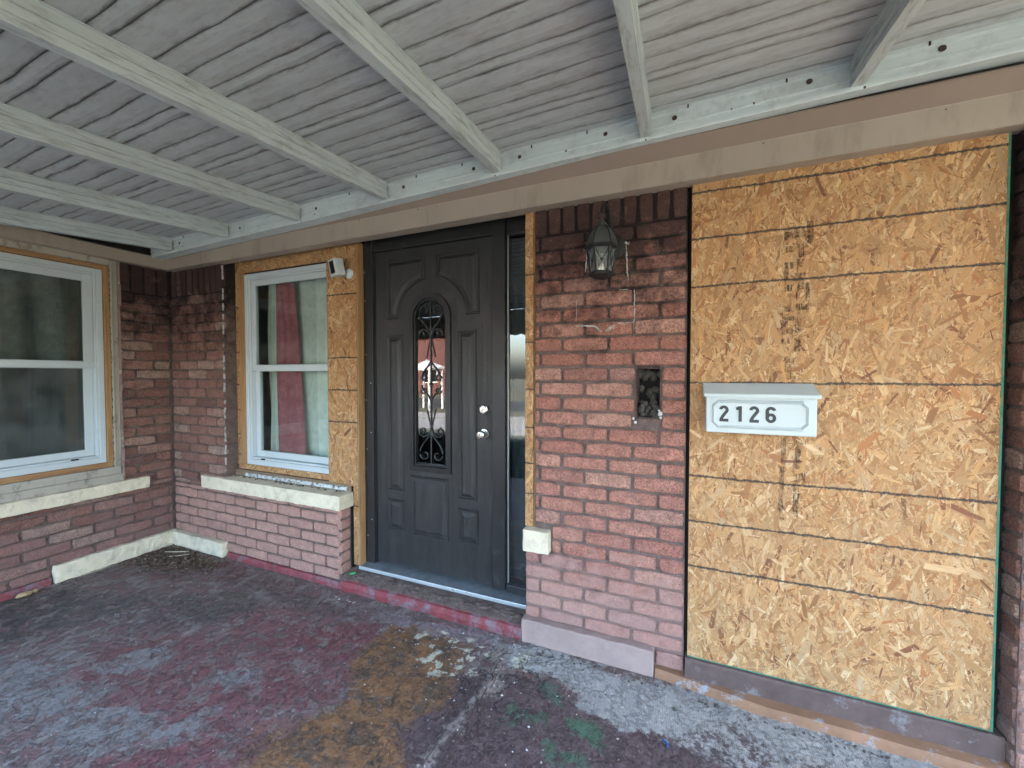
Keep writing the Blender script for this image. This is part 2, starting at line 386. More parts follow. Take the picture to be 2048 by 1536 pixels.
# --- side wall (left), faces +x at x=-4.087
XL = -4.087
side = thing('side_wall', 'weathered dark brick side wall with the large white window in it', 'wall', loc=(XL, -.2, 0))
side.location = (0, 0, 0)
g = G()
g.box(XL-.2, -2.7, 0, XL-.012, .2, .55); g.box(XL-.2, -.352, .55, XL-.012, .2, 2.8)
g.box(XL-.2, -2.7, .55, XL-.012, -1.60, 2.8); g.box(XL-.2, -1.6, 2.34, XL-.012, -.352, 2.8)
mk('mortar', g, M_mortar2, side)
courses(side, -.352, -.004, .545, 2.145, 'E', XL, M_brick2, .0, rough=2.2)
courses(side, -2.6, -.004, .117, .545, 'E', XL, M_brick2, .09, rough=1.8)
courses(side, -2.6, -.75, .0, .117, 'E', XL, M_brick2, .03, rough=1.6)
soldiers(side, -.352, -.004, 2.145, 2.385, 'E', XL, M_brick2)
courses(side, -2.6, -1.62, .55, 2.38, 'E', XL, M_brick2, .1, rough=2.)
# --- front wall
front = thing('front_wall', 'mauve and dark brick front wall left of the door, under and beside the narrow window', 'wall')
g = G()
g.box(XL, .012, 0, -3.39, .2, 2.45); g.box(-3.39, .012, 0, -2.163, .2, .55)
g.box(XL-.2, .005, 2.42, 2.3, .2, 2.85)
mk('mortar', g, M_mortar2, front)
courses(front, XL+.006, -3.383, .545, 2.145, 'S', 0, M_brick2, .05, rough=1.9)
courses(front, XL+.006, -2.158, .117, .545, 'S', 0, M_brick3, .02)
courses(front, -3.385, -2.158, .039, .117, 'S', 0, M_brick3, .02)
soldiers(front, XL+.006, -3.383, 2.145, 2.385, 'S', 0, M_brick2)
for k in range(6):                                                # brick ends on the return beside the door
    place_brick(front, .052, .078+CZ*(k+.5)-.0, .088, CZ-J, 'W', -2.158, M_brick3, 1.)
for o in [o for o in front.children if o.name.startswith('brick') and abs(o.location.x+2.158) < .004]:
    o.rotation_euler = (0, 0, R(90)); o.location.x = -2.158
# --- pilaster right of the door
pil = thing('brick_pilaster', 'red brick pilaster between the entry door and the boarded opening', 'pilaster')
CAV = (-.192, -.088, 1.272, 1.51)
g = G()
g.box(-.733, .012, .12, CAV[0], .2, 2.42); g.box(CAV[1], .012, .0, .031, .2, 2.42)
g.box(CAV[0], .012, .12, CAV[1], .2, CAV[2]); g.box(CAV[0], .012, CAV[3], CAV[1], .2, 2.42)
g.box(-.786, .0125, 0, -.733, .2, .62); g.box(-.733, .012, 0, CAV[1], .2, .12)
mk('mortar', g, M_mortar, pil)
HO = [(-.199, -.0845, 1.258, 1.530)]
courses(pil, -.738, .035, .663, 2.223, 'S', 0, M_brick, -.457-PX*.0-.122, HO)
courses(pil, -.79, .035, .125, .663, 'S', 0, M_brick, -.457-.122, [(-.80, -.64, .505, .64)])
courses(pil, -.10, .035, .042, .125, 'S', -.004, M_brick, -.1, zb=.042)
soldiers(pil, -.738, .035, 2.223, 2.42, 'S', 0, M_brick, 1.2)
for c_ in pil.children: pass
# patched rim and rubble of the cavity
g = G(); x0, x1, z0, z1 = HO[0]
g.box(x0+.003, .0015, z0+.004, CAV[0], .03, z1-.004); g.box(CAV[1], .0015, z0+.004, x1-.003, .03, z1-.004)
g.box(CAV[0], .0025, CAV[3], CAV[1], .03, z1-.004); g.box(CAV[0], .0025, z0+.004, CAV[1], .03, CAV[2])
mk('patch_rim', g, M_rim, pil, .003)
mk('cavity_back', B(CAV[0], .11, CAV[2], CAV[1], .13, CAV[3]), M_dark, pil)
g = G()
def lump(g, c, r, seg=7, sq=(1, 1, 1)):
    b = len(g.v); rows = 5
    for i in range(rows+1):
        th = math.pi*i/rows
        for k in range(seg):
            a = 2*math.pi*k/seg; q = r*random.uniform(.75, 1.2)
            g.v.append((c[0]+q*sq[0]*math.sin(th)*math.cos(a), c[1]+q*sq[1]*math.sin(th)*math.sin(a), c[2]+q*sq[2]*math.cos(th)))
    for i in range(rows):
        for k in range(seg): j = (k+1) % seg; g.f.append((b+i*seg+k, b+i*seg+j, b+(i+1)*seg+j, b+(i+1)*seg+k))
for _ in range(34):
    xx = random.uniform(CAV[0]+.012, CAV[1]-.012); yy = random.uniform(.03, .1)
    lump(g, (xx, yy, CAV[2]+random.uniform(.0, .03+.8*yy)), random.uniform(.008, .02))
for _ in range(12): lump(g, (random.uniform(CAV[0], CAV[1]), .1, random.uniform(CAV[2]+.1, CAV[3])), random.uniform(.012, .026))
mk('rubble', g, M_rubble, pil, kind='stuff')
g = G()
for cx, cz, r in ((-.086, 1.29, .011), (-.083, 1.272, .007), (-.2, 1.243, .008), (-.21, 1.262, .007), (-.09, 1.305, .006)): lump(g, (cx, .0, cz), r, 6, (1, .5, 1))
mk('mortar_crumbs', g, M_whitechip, pil, kind='stuff')
# --- right pier
pier = thing('corner_pier', 'shaded brick pier projecting at the right edge past the green edged board', 'pier')
g = G(); g.box(1.142, -.053, 0, 2.3, .25, 2.85); mk('mortar', g, M_mortar, pier)
courses(pier, -.056, .19, .0, 2.42, 'W', 1.135, M_brick2, .06, rough=1.2)  # darker brick on this side face paints in its shade
courses(pier, 1.137, 2.29, .0, 2.42, 'S', -.06, M_brick3, .1)
# hidden backing behind the big board
mk('backing_wall', B(.035, .03, 0, 1.139, .2, 2.42), M_dark, None, label='dark backing wall behind the large board', kind='structure')

# ------------------------------------------------------------------ stones
def stone(name, x0, y0, z0, x1, y1, z1, mat, label, cat, rough=.0042, bev=.006, div=14):
    g = B(x0, y0, z0, x1, y1, z1); o = mk(name, g, mat, None, bev, label=label, cat=cat)
    bm = bmesh.new(); bm.from_mesh(o.data)
    L = max(x1-x0, y1-y0); ax = 0 if x1-x0 > y1-y0 else 1
    cuts = int(L/.025)
    for i in range(1, cuts):
        co = [0, 0, 0]; co[ax] = (x0, y0)[ax]+L*i/cuts; no = [0, 0, 0]; no[ax] = 1
        bmesh.ops.bisect_plane(bm, geom=bm.verts[:]+bm.edges[:]+bm.faces[:], plane_co=co, plane_no=no)
    for zz in (.33, .66):
        bmesh.ops.bisect_plane(bm, geom=bm.verts[:]+bm.edges[:]+bm.faces[:], plane_co=(0, 0, z0+(z1-z0)*zz), plane_no=(0, 0, 1))
    for v in bm.verts:
        n = mnoise.noise_vector(v.co*14)+mnoise.noise_vector(v.co*45)*.8; v.co += n*rough
    bm.to_mesh(o.data); bm.free(); return o
stone('window_sill_stone', -3.65, -.03, .545, -2.135, .105, .645, M_stone, 'long cream stone sill under the narrow window beside the door', 'sill')
stone('window_sill_stone', XL-.1, -2.3, .545, XL+.032, -.185, .637, M_stone, 'cream stone sill under the large window on the side wall', 'sill')
stone('base_stone', XL-.01, -.745, .0, XL+.035, -.002, .125, M_stone, 'rough cream stone block at the foot of the side wall', 'stone', .005)
stone('base_stone', XL+.037, -.035, .0, -3.385, .02, .118, M_stone, 'pale stone block in the corner at the foot of the front wall', 'stone', .003)
stone('base_stone', -.795, -.04, .0, -.103, .02, .130, M_stoneg, 'long grey washed stone block at the foot of the pilaster', 'stone', .003)
stone('stone_block', -.787, -.045, .512, -.640, .03, .632, M_stone, 'small square cream stone stub set in the pilaster beside the door', 'stone', .003)

# ------------------------------------------------------------------ OSB boards
def osb_mat(name, lines=(), flake=True, x=True):
    M = MT(name, .62, .35); P = M.pos()
    if flake:
        at = M.n('ShaderNodeVertexColor'); at.layer_name = 'tone'; c = at.outputs['Color']
        uv = M.n('ShaderNodeUVMap'); uv.uv_map = 'grain'
        f = M.noise(M.mp(uv.outputs[0], (16, 300, 1)), 1., 5, .75)
        c = M.mix(M.rg(f, .36, .68, 0, .62), c, (.30, .15, .06), 'MIX')
    else:
        c = (.26, .15, .07); f = M.noise(P, 140, 3)
    c = M.mix(M.rg(M.noise(P, 3.3, 5, .65), .35, .75, 0, .26), c, (.36, .24, .13))
    z = M.xyz(P)[2]
    wob = M.rg(M.noise(P, 55, 4, .75), .3, .7, -.0045, .0045)
    wob2 = M.rg(M.noise(P, 2.5, 2), .3, .7, -.004, .004)
    ink = None
    for zl in lines:
        d = M.ma('ABSOLUTE', M.ma('SUBTRACT', M.ma('ADD', M.ma('ADD', z, wob), wob2), zl))
        k = M.rg(d, .0028, .0066, 1, 0)
        ink = k if ink is None else M.ma('MAXIMUM', ink, k)
    if ink is not None:
        ink = M.ma('MULTIPLY', ink, M.rg(M.noise(P, 160, 3), .3, .5, .7, .97))
        c = M.mix(ink, c, (.040, .034, .030))
    return M.done(c, None, f, .0009)
PAL = np.array([(.56, .41, .26), (.60, .44, .27), (.47, .31, .17), (.64, .52, .37), (.41, .25, .13), (.52, .34, .19), (.70, .62, .49), (.32, .165, .08), (.42, .19, .09), (.17, .06, .04), (.57, .38, .19)])
PW = np.array([.16, .14, .13, .12, .09, .12, .08, .075, .06, .034, .05]); PW = PW/PW.sum()
def osb(parent, x0, x1, z0, z1, y, th, dens=6000, mat=None, matb=None, edge=None, vertical=True, seed=1):
    """board with front face at y; strands laid proud of the face"""
    mk('panel', B(x0, y, z0, x1, y+th, z1), edge or matb, parent)
    r = np.random.default_rng(seed); A = (x1-x0)*(z1-z0); N = int(dens*A)
    cx = r.uniform(x0-.01, x1+.01, N); cz = r.uniform(z0-.01, z1+.01, N)
    L = np.clip(r.lognormal(-3.5, .62, N), .010, .12); asp = np.clip(r.lognormal(-1.95, .5, N), .05, .45)
    W = np.clip(L*asp, .0026, .026)
    big = r.random(N) < .008; W[big] = r.uniform(.018, .032, big.sum()); L[big] = r.uniform(.05, .10, big.sum())
    an = r.normal(0, .72, N) + (math.pi/2 if vertical else 0)
    t = r.random((N, 6))
    hx = np.stack([-.5*np.ones(N), -.5+.22*t[:, 0], .5-.2*t[:, 1], .5*np.ones(N), .5-.2*t[:, 2], -.5+.2*t[:, 3]], 1)
    hy = np.stack([-.35+.5*t[:, 4], .5*np.ones(N), .5*np.ones(N)-.1*t[:, 0], -.35+.6*t[:, 5], -.5*np.ones(N), -.5*np.ones(N)+.1*t[:, 1]], 1)
    lx, ly = hx*L[:, None], hy*W[:, None]
    ca, sa = np.cos(an)[:, None], np.sin(an)[:, None]
    X = cx[:, None]+lx*ca-ly*sa; Z = cz[:, None]+lx*sa+ly*ca
    lift = r.uniform(.0002, .0016, N)[:, None]+r.normal(0, .00022, (N, 6))
    Y = y-np.abs(lift)
    X = np.clip(X, x0, x1); Z = np.clip(Z, z0, z1)
    V = np.stack([X, Y, Z], 2).reshape(-1, 3)
    me = bpy.data.meshes.new('strands'); me.vertices.add(N*6); me.vertices.foreach_set('co', V.ravel())
    me.loops.add(N*6); me.polygons.add(N)
    me.loops.foreach_set('vertex_index', np.arange(N*6)); me.polygons.foreach_set('loop_start', np.arange(0, N*6, 6)); me.polygons.foreach_set('loop_total', np.full(N, 6))
    me.update()
    ci = r.choice(len(PAL), N, p=PW); ci[big & (ci == 9)] = 1; C = PAL[ci]*np.array([1.0, .80, .56])*r.uniform(.70, 1.22, (N, 1)); C = np.clip(C, 0, .8)
    C4 = np.concatenate([C, np.ones((N, 1))], 1).repeat(6, 0)
    a = me.color_attributes.new('tone', 'FLOAT_COLOR', 'POINT'); a.data.foreach_set('color', C4.ravel())
    uv = me.uv_layers.new(name='grain'); U = np.stack([lx+r.uniform(0, 50, (N, 1)), ly+r.uniform(0, 50, (N, 1))], 2).reshape(-1, 2); uv.data.foreach_set('uv', U.ravel())
    me.materials.append(mat); o = bpy.data.objects.new('strands', me); COL.objects.link(o); o.parent = parent; o['kind'] = 'stuff'
    return o
L1 = (2.323, 2.112, 1.891, 1.444, 1.004, .787, .570)
MO1, MO1b = osb_mat('strand_board_face', L1), osb_mat('strand_board_core', L1, False)
L2 = (2.047, 1.598, 1.370, 1.144)
MO2, MO2b = osb_mat('strand_board_face_small', L2), osb_mat('strand_board_core_small', L2, False)
L3 = (2.03, 1.66, 1.40, 1.19, .99, .82, .545)
MO3, MO3b = osb_mat('strand_board_face_strip', L3), osb_mat('strand_board_core_strip', L3, False)
t = thing('strand_board', 'large new strand board sheet with black nail lines covering the right opening', 'board')
osb(t, .047, 1.100, .134, 2.40, -.002, .012, 24000, MO1, MO1b, seed=3)
g = G(); g.box(1.1, -.004, .13, 1.107, .011, 2.40); g.box(.047, -.0036, .1285, 1.1, .011, .1338)
mk('painted_edge', g, M_green, t)
# roller-printed ink blocks, streaked, running down the sheet
def ink_mat():
    M = MT('roller_ink', .8, .2); P = M.pos()
    f = M.noise(M.mp(P, (1, 1, .035)), 420, 2, .8); f2 = M.noise(P, 90, 4, .7)
    a = M.ma('MULTIPLY', M.rg(f, .43, .55, .05, 1), M.rg(f2, .34, .56)); M.l(M.ma('MULTIPLY', a, .72), M.b.inputs['Alpha'])
    return M.done((.022, .021, .024))
M_ink = ink_mat(); g = G()
def inkr(x0, z1, x1, z0):
    n = max(1, int((z1-z0)/.03)); y = -.0042
    for i in range(n):
        a, b = z0+(z1-z0)*i/n, z0+(z1-z0)*(i+1)/n; k = len(g.v)
        g.v += [(x0, y, a), (x1, y, a), (x1, y, b), (x0, y, b)]; g.f.append((k, k+1, k+2, k+3))
for a, b, c, d in ((335, 30, 395, 230), (120, 105, 215, 180), (225, 105, 315, 165), (130, 235, 215, 290), (250, 225, 310, 345), (125, 380, 215, 440), (240, 360, 305, 430), (120, 440, 170, 530), (225, 480, 330, 530),
                   (130, 580, 205, 640), (240, 570, 370, 630), (240, 630, 262, 720), (325, 630, 370, 740), (130, 775, 190, 825), (240, 760, 365, 815), (115, 866, 232, 905), (106, 906, 150, 975), (235, 880, 295, 1010),
                   (112, 976, 230, 1028), (100, 1070, 150, 1115), (165, 1060, 190, 1115), (230, 1060, 290, 1185), (105, 1225, 212, 1249), (140, 1250, 213, 1370), (215, 1240, 240, 1300), (160, 1371, 215, 1440), (230, 1405, 285, 1437)):
    inkr(.405+(a-100)*.00038, 2.10-(b-100)*.000478, .405+(c-100)*.00038, 2.10-(d-100)*.000478)
for a, b, c, d in ((430, 150, 600, 215), (430, 240, 530, 369), (430, 370, 520, 590), (420, 665, 620, 719), (560, 720, 610, 810), (430, 720, 520, 800), (415, 830, 510, 950), (410, 970, 510, 1299), (470, 1300, 500, 1340),
                   (220, 110, 300, 540), (200, 560, 285, 950), (185, 951, 270, 1300), (225, 1370, 300, 1420)):
    inkr(.415+(a-230)*.00024, .841+(185-b/7.68)*.00215, .415+(c-230)*.00024, .841+(185-d/7.68)*.00215)
mk('ink_print', g, M_ink, t, kind='stuff')
t = thing('strand_board', 'strand board filler between the narrow window and the door, holding the camera', 'board')
osb(t, -2.352, -2.078, .692, 2.40, .088, .012, 15000, MO2, MO2b, seed=5)
mk('stud_edge', B(-2.0775, .09, .13, -2.066, .145, 2.40), M_lumV, t)
t = thing('strand_board', 'narrow strand board strip beside the door jamb below sill level', 'board')
osb(t, -2.140, -2.080, .120, .690, .108, .012, 15000, MO3, MO3b, seed=6)
t = thing('strand_board', 'tall strand board strip along the left side of the narrow window', 'board')
osb(t, -3.495, -3.345, .735, 2.40, .112, .012, 15000, MO3, MO3b, seed=7)
mk('lumber_edge', B(-3.343, .104, .735, -3.272, .13, 2.30), M_lumV, t, .002)
t = thing('strand_board', 'strand board strip across the top of the narrow window', 'board')
osb(t, -3.343, -2.353, 2.302, 2.40, .108, .012, 15000, MO2, MO2b, vertical=False, seed=8)
t = thing('strand_board', 'rough strand board strip under the narrow window frame above the stone sill', 'board')
osb(t, -3.36, -2.353, .705, .748, .098, .012, 15000, MO2, MO2b, vertical=False, seed=9)
t = thing('strand_board', 'tall thin strand board strip between the sidelight and the pilaster', 'board')
osb(t, -.788, -.741, .637, 2.40, .004, .012, 12000, MO3, MO3b, seed=10)
mk('stud', B(-.785, .0165, .18, -.735, .19, 2.40), M_lumV, t)
# old sill remains under the narrow window
t = thing('old_wood_sill', 'broken wooden sill with flaking pale paint behind the stone sill', 'sill')
stone_g = G(); stone_g.box(-3.48, .085, .64, -2.15, .125, .70); mk('rotten_board', stone_g, M_lumO, t, .004)
mk('flaking_paint', B(-3.25, .072, .655, -2.17, .084, .682), M_peel, t, .003)
g = G()
for _ in range(60): lump(g, (random.uniform(-3.5, -2.2), random.uniform(.05, .09), .648), random.uniform(.004, .010), 5, (1, 1, .6))
mk('mortar_crumbs', g, M_rubble, t, kind='stuff')
# ragged reveal left of narrow window and return right of it
t = thing('window_reveal', 'dark open gap with ragged white caulk line left of the narrow window', 'reveal')
mk('gap_lining', B(-3.383, .125, .66, -3.50, .14, 2.42), M_black, t)
g = G()
zz = .70
while zz < 2.35:
    h_ = random.uniform(.006, .05)
    g.box(-3.384-random.uniform(0, .006), .001, zz, -3.380+random.uniform(-.003, .005), .012, zz+h_); zz += h_+random.choice((0, 0, .004, .03, .07))
mk('caulk_line', g, M_caulk, t, .0015)
mk('door_side_gap', B(-2.157, .1, .1, -2.142, .13, .69), M_black, t)

# ------------------------------------------------------------------ windows
def window(name, label, W, H, mat_lo, xf, wide):
    """local: x 0..W, z 0..H, front y=0, going +y"""
    t = thing(name, label, 'window')
    f = .05
    def fr(nm, x0, x1, z0, z1, y0, y1, wd, wb=None, mat=M_vinyl, bev=.003):
        wb = wb or wd; g = G()
        g.box(x0, y0, z0, x0+wd, y1, z1); g.box(x1-wd, y0, z0, x1, y1, z1)
        g.box(x0+wd, y0, z1-wd, x1-wd, y1, z1); g.box(x0+wd, y0, z0, x1-wd, y1, z0+wb)
        return mk(nm, g, mat, t, bev, xf=xf)
    fr('frame', 0, W, 0, H, 0, .09, .034, .045)
    fr('frame_lip', .034, W-.034, .045, H-.034, .012, .085, .014)
    mid = H*.503
    sx0, sx1 = .049, W-.049
    up_ = fr('upper_sash', sx0, sx1, mid-.01, H-.049, .022, .045, .055 if wide else .045, .046)
    sb = fr('lower_sash', sx0, sx1, .06, mid+.03, .050, .078, .05 if wide else .045, .05)
    k = .055 if wide else .045
    p = mk('pane', B(sx0+k, .032, mid+.035, sx1-k, .035, H-.049-k), M_glass, None, xf=xf); p.parent = up_
    p = mk('pane', B(sx0+.045, .062, .105, sx1-.045, .065, mid-.015), mat_lo, None, xf=xf); p.parent = sb
    mk('meeting_rail', B(sx0-.004, .015, mid-.016, sx1+.004, .047, mid+.030), M_vinyl, t, .004, xf=xf)
    for q in (.16, .84):
        mk('tilt_latch', B(W*q-.02, .004, .046, W*q+.02, .02, .056), M_black, t, .002, xf=xf)
    return t
window('white_window', 'narrow white double hung window with red and white curtains beside the door', 1.13, 1.545, M_glass, Matrix.Translation((-3.272, .105, .745)), False)
xf = Matrix.Translation((XL-.012, -1.52, .800)) @ Matrix.Rotation(R(90), 4, 'Z')
window('white_window', 'large white double hung window in orange lumber on the side wall', 1.084, 1.485, M_screen, xf, True)
# lumber and old cream casing round the large window
t = thing('window_casing', 'orange lumber and peeling cream casing round the large side window', 'casing')
xo = XL+.004
g = G(); g.box(xo-.07, -.434, .762, xo, -.402, 2.32); g.box(xo-.07, -1.56, .762, xo, -1.522, 2.32); mk('lumber_jamb', g, M_lumV, t, .002)
g = G(); g.box(xo-.07, -1.522, 2.288, xo-.001, -.434, 2.32); g.box(xo-.07, -1.522, .762, xo-.001, -.434, .799); mk('lumber_rail', g, M_lumH, t, .002)
g = G(); g.box(xo-.08, -.399, .70, xo+.006, -.385, 2.365); g.box(xo-.08, -.382, .70, xo-.004, -.352, 2.37); mk('cream_side_casing', g, M_cream, t, .003)
g = G(); g.box(xo-.08, -1.60, 2.323, xo+.002, -.400, 2.38); mk('cream_head_casing', g, M_cream, t, .003)
g = G(); g.box(xo-.08, -1.60, .70, xo+.010, -.36, .759); g.box(xo-.08, -1.60, .638, xo+.002, -.34, .698); mk('cream_sill_board', g, M_cream, t, .004)
g = G(); zz = .75
while zz < 2.3:
    h_ = random.uniform(.008, .03); g.box(xo, -.4015, zz, xo+.003, -.3985, zz+h_); zz += h_+random.uniform(.01, .08)
mk('ragged_gap', g, M_black, t)
g = G(); zz = .66
while zz < 2.2:
    h_ = random.uniform(.05, .22); d = random.uniform(0, .006)
    g.box(XL-.01, -.352, zz, XL+.006+d, -.336+random.uniform(-.004, .006), zz+h_); zz += h_+.003
mk('chipped_render', g, simple('pink_chipped_render', (.36, .25, .22), .9, .2, 0, 9, .35, .003, 70, dirt=(.5, .46, .4), dscale=16, dth=(.55, .62), damt=.7), t, .003)

# curtains
def curtain(name, mat, fx0, fx1, z0, z1, y, amp, waves, label, cat='curtain', group=None, xf=None, nx=70, nz=26, ph=0.):
    V = []; F = []
    for k in range(nz+1):
        z = z0+(z1-z0)*k/nz; a, b = fx0(k/nz), fx1(k/nz)
        for i in range(nx+1):
            s = i/nx; x = a+(b-a)*s
            yy = y+amp*(math.sin(2*math.pi*waves*s+ph+.5*math.sin(3*z))+.35*math.sin(5.1*waves*s+2*z+ph))
            yy += .006*mnoise.noise(Vector((x*6, z*3, y*3)))
            V.append((x, yy, z))
    for k in range(nz):
        for i in range(nx): q = k*(nx+1)+i; F.append((q, q+1, q+nx+2, q+nx+1))
    me = bpy.data.meshes.new(name); me.from_pydata(V, [], F)
    if xf is not None: me.transform(xf)
    me.polygons.foreach_set('use_smooth', [True]*len(me.polygons)); me.materials.append(mat)
    o = bpy.data.objects.new(name, me); COL.objects.link(o); return tag(o, label, cat, group)
curtain('curtain', M_cw, lambda s: -3.24, lambda s: -3.00, .76, 2.29, .295, .026, 4, 'pleated white curtain at the left of the narrow window')
curtain('curtain', M_cr, lambda s: -3.07+.0*s, lambda s: -2.74-.125*s, .76, 2.29, .225, .012, 3.2, 'deep red curtain tapering upward behind the narrow window glass', ph=1)
curtain('curtain', M_cb, lambda s: -2.93, lambda s: -2.58, .76, 2.25, .285, .006, 1.5, 'pale patterned sheet hanging behind the red curtain', ph=2)
curtain('curtain', M_cw, lambda s: -2.66, lambda s: -2.05, .76, 2.26, .268, .007, 1.2, 'flat whitish cloth at the right of the narrow window', ph=.4)
xfc = Matrix.Translation((XL-.20, 0, 0)) @ Matrix.Rotation(R(90), 4, 'Z')
curtain('curtain', M_cg, lambda s: -1.62, lambda s: -.36, .72, 2.38, .0, .02, 6, 'grey sheer curtain behind the large side window', xf=xfc)
mk('curtain_rod', G().tube([(-3.33, .245, 2.262), (-2.0, .245, 2.262)], .009, 8), M_bronze, None, label='dark curtain rod across the top inside the narrow window', cat='curtain rod')
# rooms behind (closed boxes so no daylight leaks in)
def room(x0, y0, z0, x1, y1, z1, skip):
    g = G(); q = .05
    if skip != 'S': g.box(x0, y0-q, z0, x1, y0, z1)
    g.box(x0, y1, z0, x1, y1+q, z1); g.box(x0-q, y0, z0, x0, y1, z1)
    if skip != 'E': g.box(x1, y0, z0, x1+q, y1, z1)
    g.box(x0-q, y0-q, z1, x1+q, y1+q, z1+q); g.box(x0-q, y0-q, z0-q, x1+q, y1+q, z0)
    mk('room_interior', g, M_grayroom, None, kind='structure', label='dim room interior behind the windows')
room(XL-.15, .205, .02, 2.3, 3.2, 2.85, 'S'); room(-7.4, -2.7, .02, XL-.205, .20, 2.85, 'E')
mk('house_roof_slab', B(-7.6, -.0, 2.92, 2.5, 3.4, 3.05), M_dark, None, kind='structure', label='slab over the rooms')
mk('house_roof_slab', B(-7.6, -2.8, 2.92, XL-.02, -.001, 3.05), M_dark, None, kind='structure', label='slab over the side wing')

# ------------------------------------------------------------------ door
frame = thing('door_frame', 'dark brown door frame with narrow glass sidelight and metal threshold', 'door frame')
g = G(); g.box(-2.065, .147, .135, -1.988, .26, 2.46); mk('left_jamb', g, M_jamb, frame, .003)
mk('jamb_stop', B(-1.989, .165, .135, -1.982, .174, 2.34), M_jamb, frame, .001)
mk('mullion_post', B(-1.062, .147, .150, -.976, .26, 2.46), M_jamb, frame, .003)
mk('head_jamb', B(-1.988, .150, 2.335, -1.062, .26, 2.46), M_jamb, frame, .003)
g = G(); g.box(-.976, .165, 2.33, -.735, .26, 2.46); g.box(-.976, .160, .14, -.735, .26, .185); mk('sidelight_rail', g, M_jamb, frame, .003)
g = G(); g.box(-.972, .178, .186, -.966, .19, 2.329); mk('sidelight_bead', g, M_aluc, frame, .001)
mk('sidelight_pane', B(-.966, .19, .186, -.735, .194, 2.329), M_glassd, frame)
g = G(); g.prism([(-2.068, .105), (-.79, .105), (-.79, .132), (-2.068, .132)], .085, .26); mk('threshold', g, M_alu, frame, .003)
mk('threshold_lip', B(-2.07, .078, .112, -.79, .0845, .134), M_aluc, frame, .002)
g = G()
for z in (.33, .95, 1.3, 1.62, 2.0, 2.2):
    for x in (-2.05, -2.01)[:1 if z > 1.5 else 2]:
        g.lathe([(.0035, 0), (.0035, -.002)], (x+random.uniform(-.004, .004), .147, z+(.12 if x > -2.03 else 0)), 'y', 8)
mk('nail_head', g, M_whitechip, frame)
curtain('curtain', simple('dark_sheer_cloth', (.10, .125, .14), .9), lambda s: -1.1, lambda s: -.6, .12, 2.4, .27, .008, 6, 'dark sheer curtain hanging behind the sidelight glass')

door = thing('entry_door', 'dark brown panelled entry door with arched iron scroll glass', 'door')
YD = .175; DX0, DX1, DZ0, DZ1 = -1.982, -1.066, .148, 2.332
CX, CZr, RO, RI = -1.530, 1.858, .163, .117
ZB = .828
def arch(cx, hw, zb, zs, n=18): # closed ccw: bottom-left, bottom-right, arc
    return [(cx-hw, zb), (cx-hw/3, zb), (cx+hw/3, zb), (cx+hw, zb)]+[(cx+hw, zb+(zs-zb)*k/16) for k in range(1, 16)]+[(cx+hw*math.cos(math.pi*i/n), zs+hw*math.sin(math.pi*i/n)) for i in range(n+1)]+[(cx-hw, zs-(zs-zb)*k/16) for k in range(1, 16)]
# slab as front face with an arched hole: strips
def plate_with_arch(x0, x1, z0, z1, hole, y0, y1):
    g = G(); n = len(hole)
    # outer points matched radially to hole points
    cx = sum(p[0] for p in hole)/n; cz = (min(p[1] for p in hole)+max(p[1] for p in hole))/2
    out = []
    for p in hole:
        dx, dz = p[0]-cx, p[1]-cz
        k = min((x1-cx)/dx if dx > 1e-6 else ((x0-cx)/dx if dx < -1e-6 else 1e9), (z1-cz)/dz if dz > 1e-6 else ((z0-cz)/dz if dz < -1e-6 else 1e9))
        out.append((cx+dx*k, cz+dz*k))
    b = 0
    g.v = [(p[0], y0, p[1]) for p in hole]+[(p[0], y0, p[1]) for p in out]+[(p[0], y1, p[1]) for p in hole]
    for i in range(n):
        j = (i+1) % n; o1, o2 = out[i], out[j]
        if abs(o1[0]-o2[0]) > 1e-6 and abs(o1[1]-o2[1]) > 1e-6:
            # corner between
            corner = min([(x0, z0), (x1, z0), (x1, z1), (x0, z1)], key=lambda c: abs(c[0]-o1[0])*0+math.hypot(c[0]-(o1[0]+o2[0])/2, c[1]-(o1[1]+o2[1])/2))
            q = len(g.v); g.v.append((corner[0], y0, corner[1])); g.f.append((i, j, n+j, q, n+i))
        else: g.f.append((i, j, n+j, n+i))
        g.f.append((i, 2*n+i, 2*n+j, j))
    return g
hole = arch(CX, RO-.02, ZB+.02, CZr)
g = plate_with_arch(DX0, DX1, DZ0, DZ1, hole, YD, YD+.04)
mk('slab', g, M_door, door)
g = G(); e = .04; g.box(DX0, YD+.001, DZ0, DX0+.004, YD+e, DZ1); mk('slab_edge', g, M_door, door)
mk('slab_core', plate_with_arch(DX0+.005, DX1-.001, DZ0+.001, DZ1-.001, hole, YD+.04, YD+.041), M_door, door)
def ring(outer, inner, y0, y1, yi0=None):
    n = len(outer); g = G(); yi0 = y0 if yi0 is None else yi0
    g.v = [(p[0], y0, p[1]) for p in outer]+[(p[0], yi0, p[1]) for p in inner]+[(p[0], y1, p[1]) for p in inner]+[(p[0], y1, p[1]) for p in outer]
    for i in range(n):
        j = (i+1) % n
        g.f += [(i, j, n+j, n+i), (n+i, n+j, 2*n+j, 2*n+i), (2*n+i, 2*n+j, 3*n+j, 3*n+i), (3*n+i, 3*n+j, j, i)]
    return g
fr_ = mk('glass_frame', ring(arch(CX, RO, ZB, CZr), arch(CX, RI+.012, ZB+.034, CZr), YD-.016, YD+.03), M_blackf, door, .002)
mk('inner_bead', ring(arch(CX, RI+.011, ZB+.035, CZr), arch(CX, RI, ZB+.05, CZr), YD-.004, YD+.03), M_blackf, fr_, .001)
g = G()
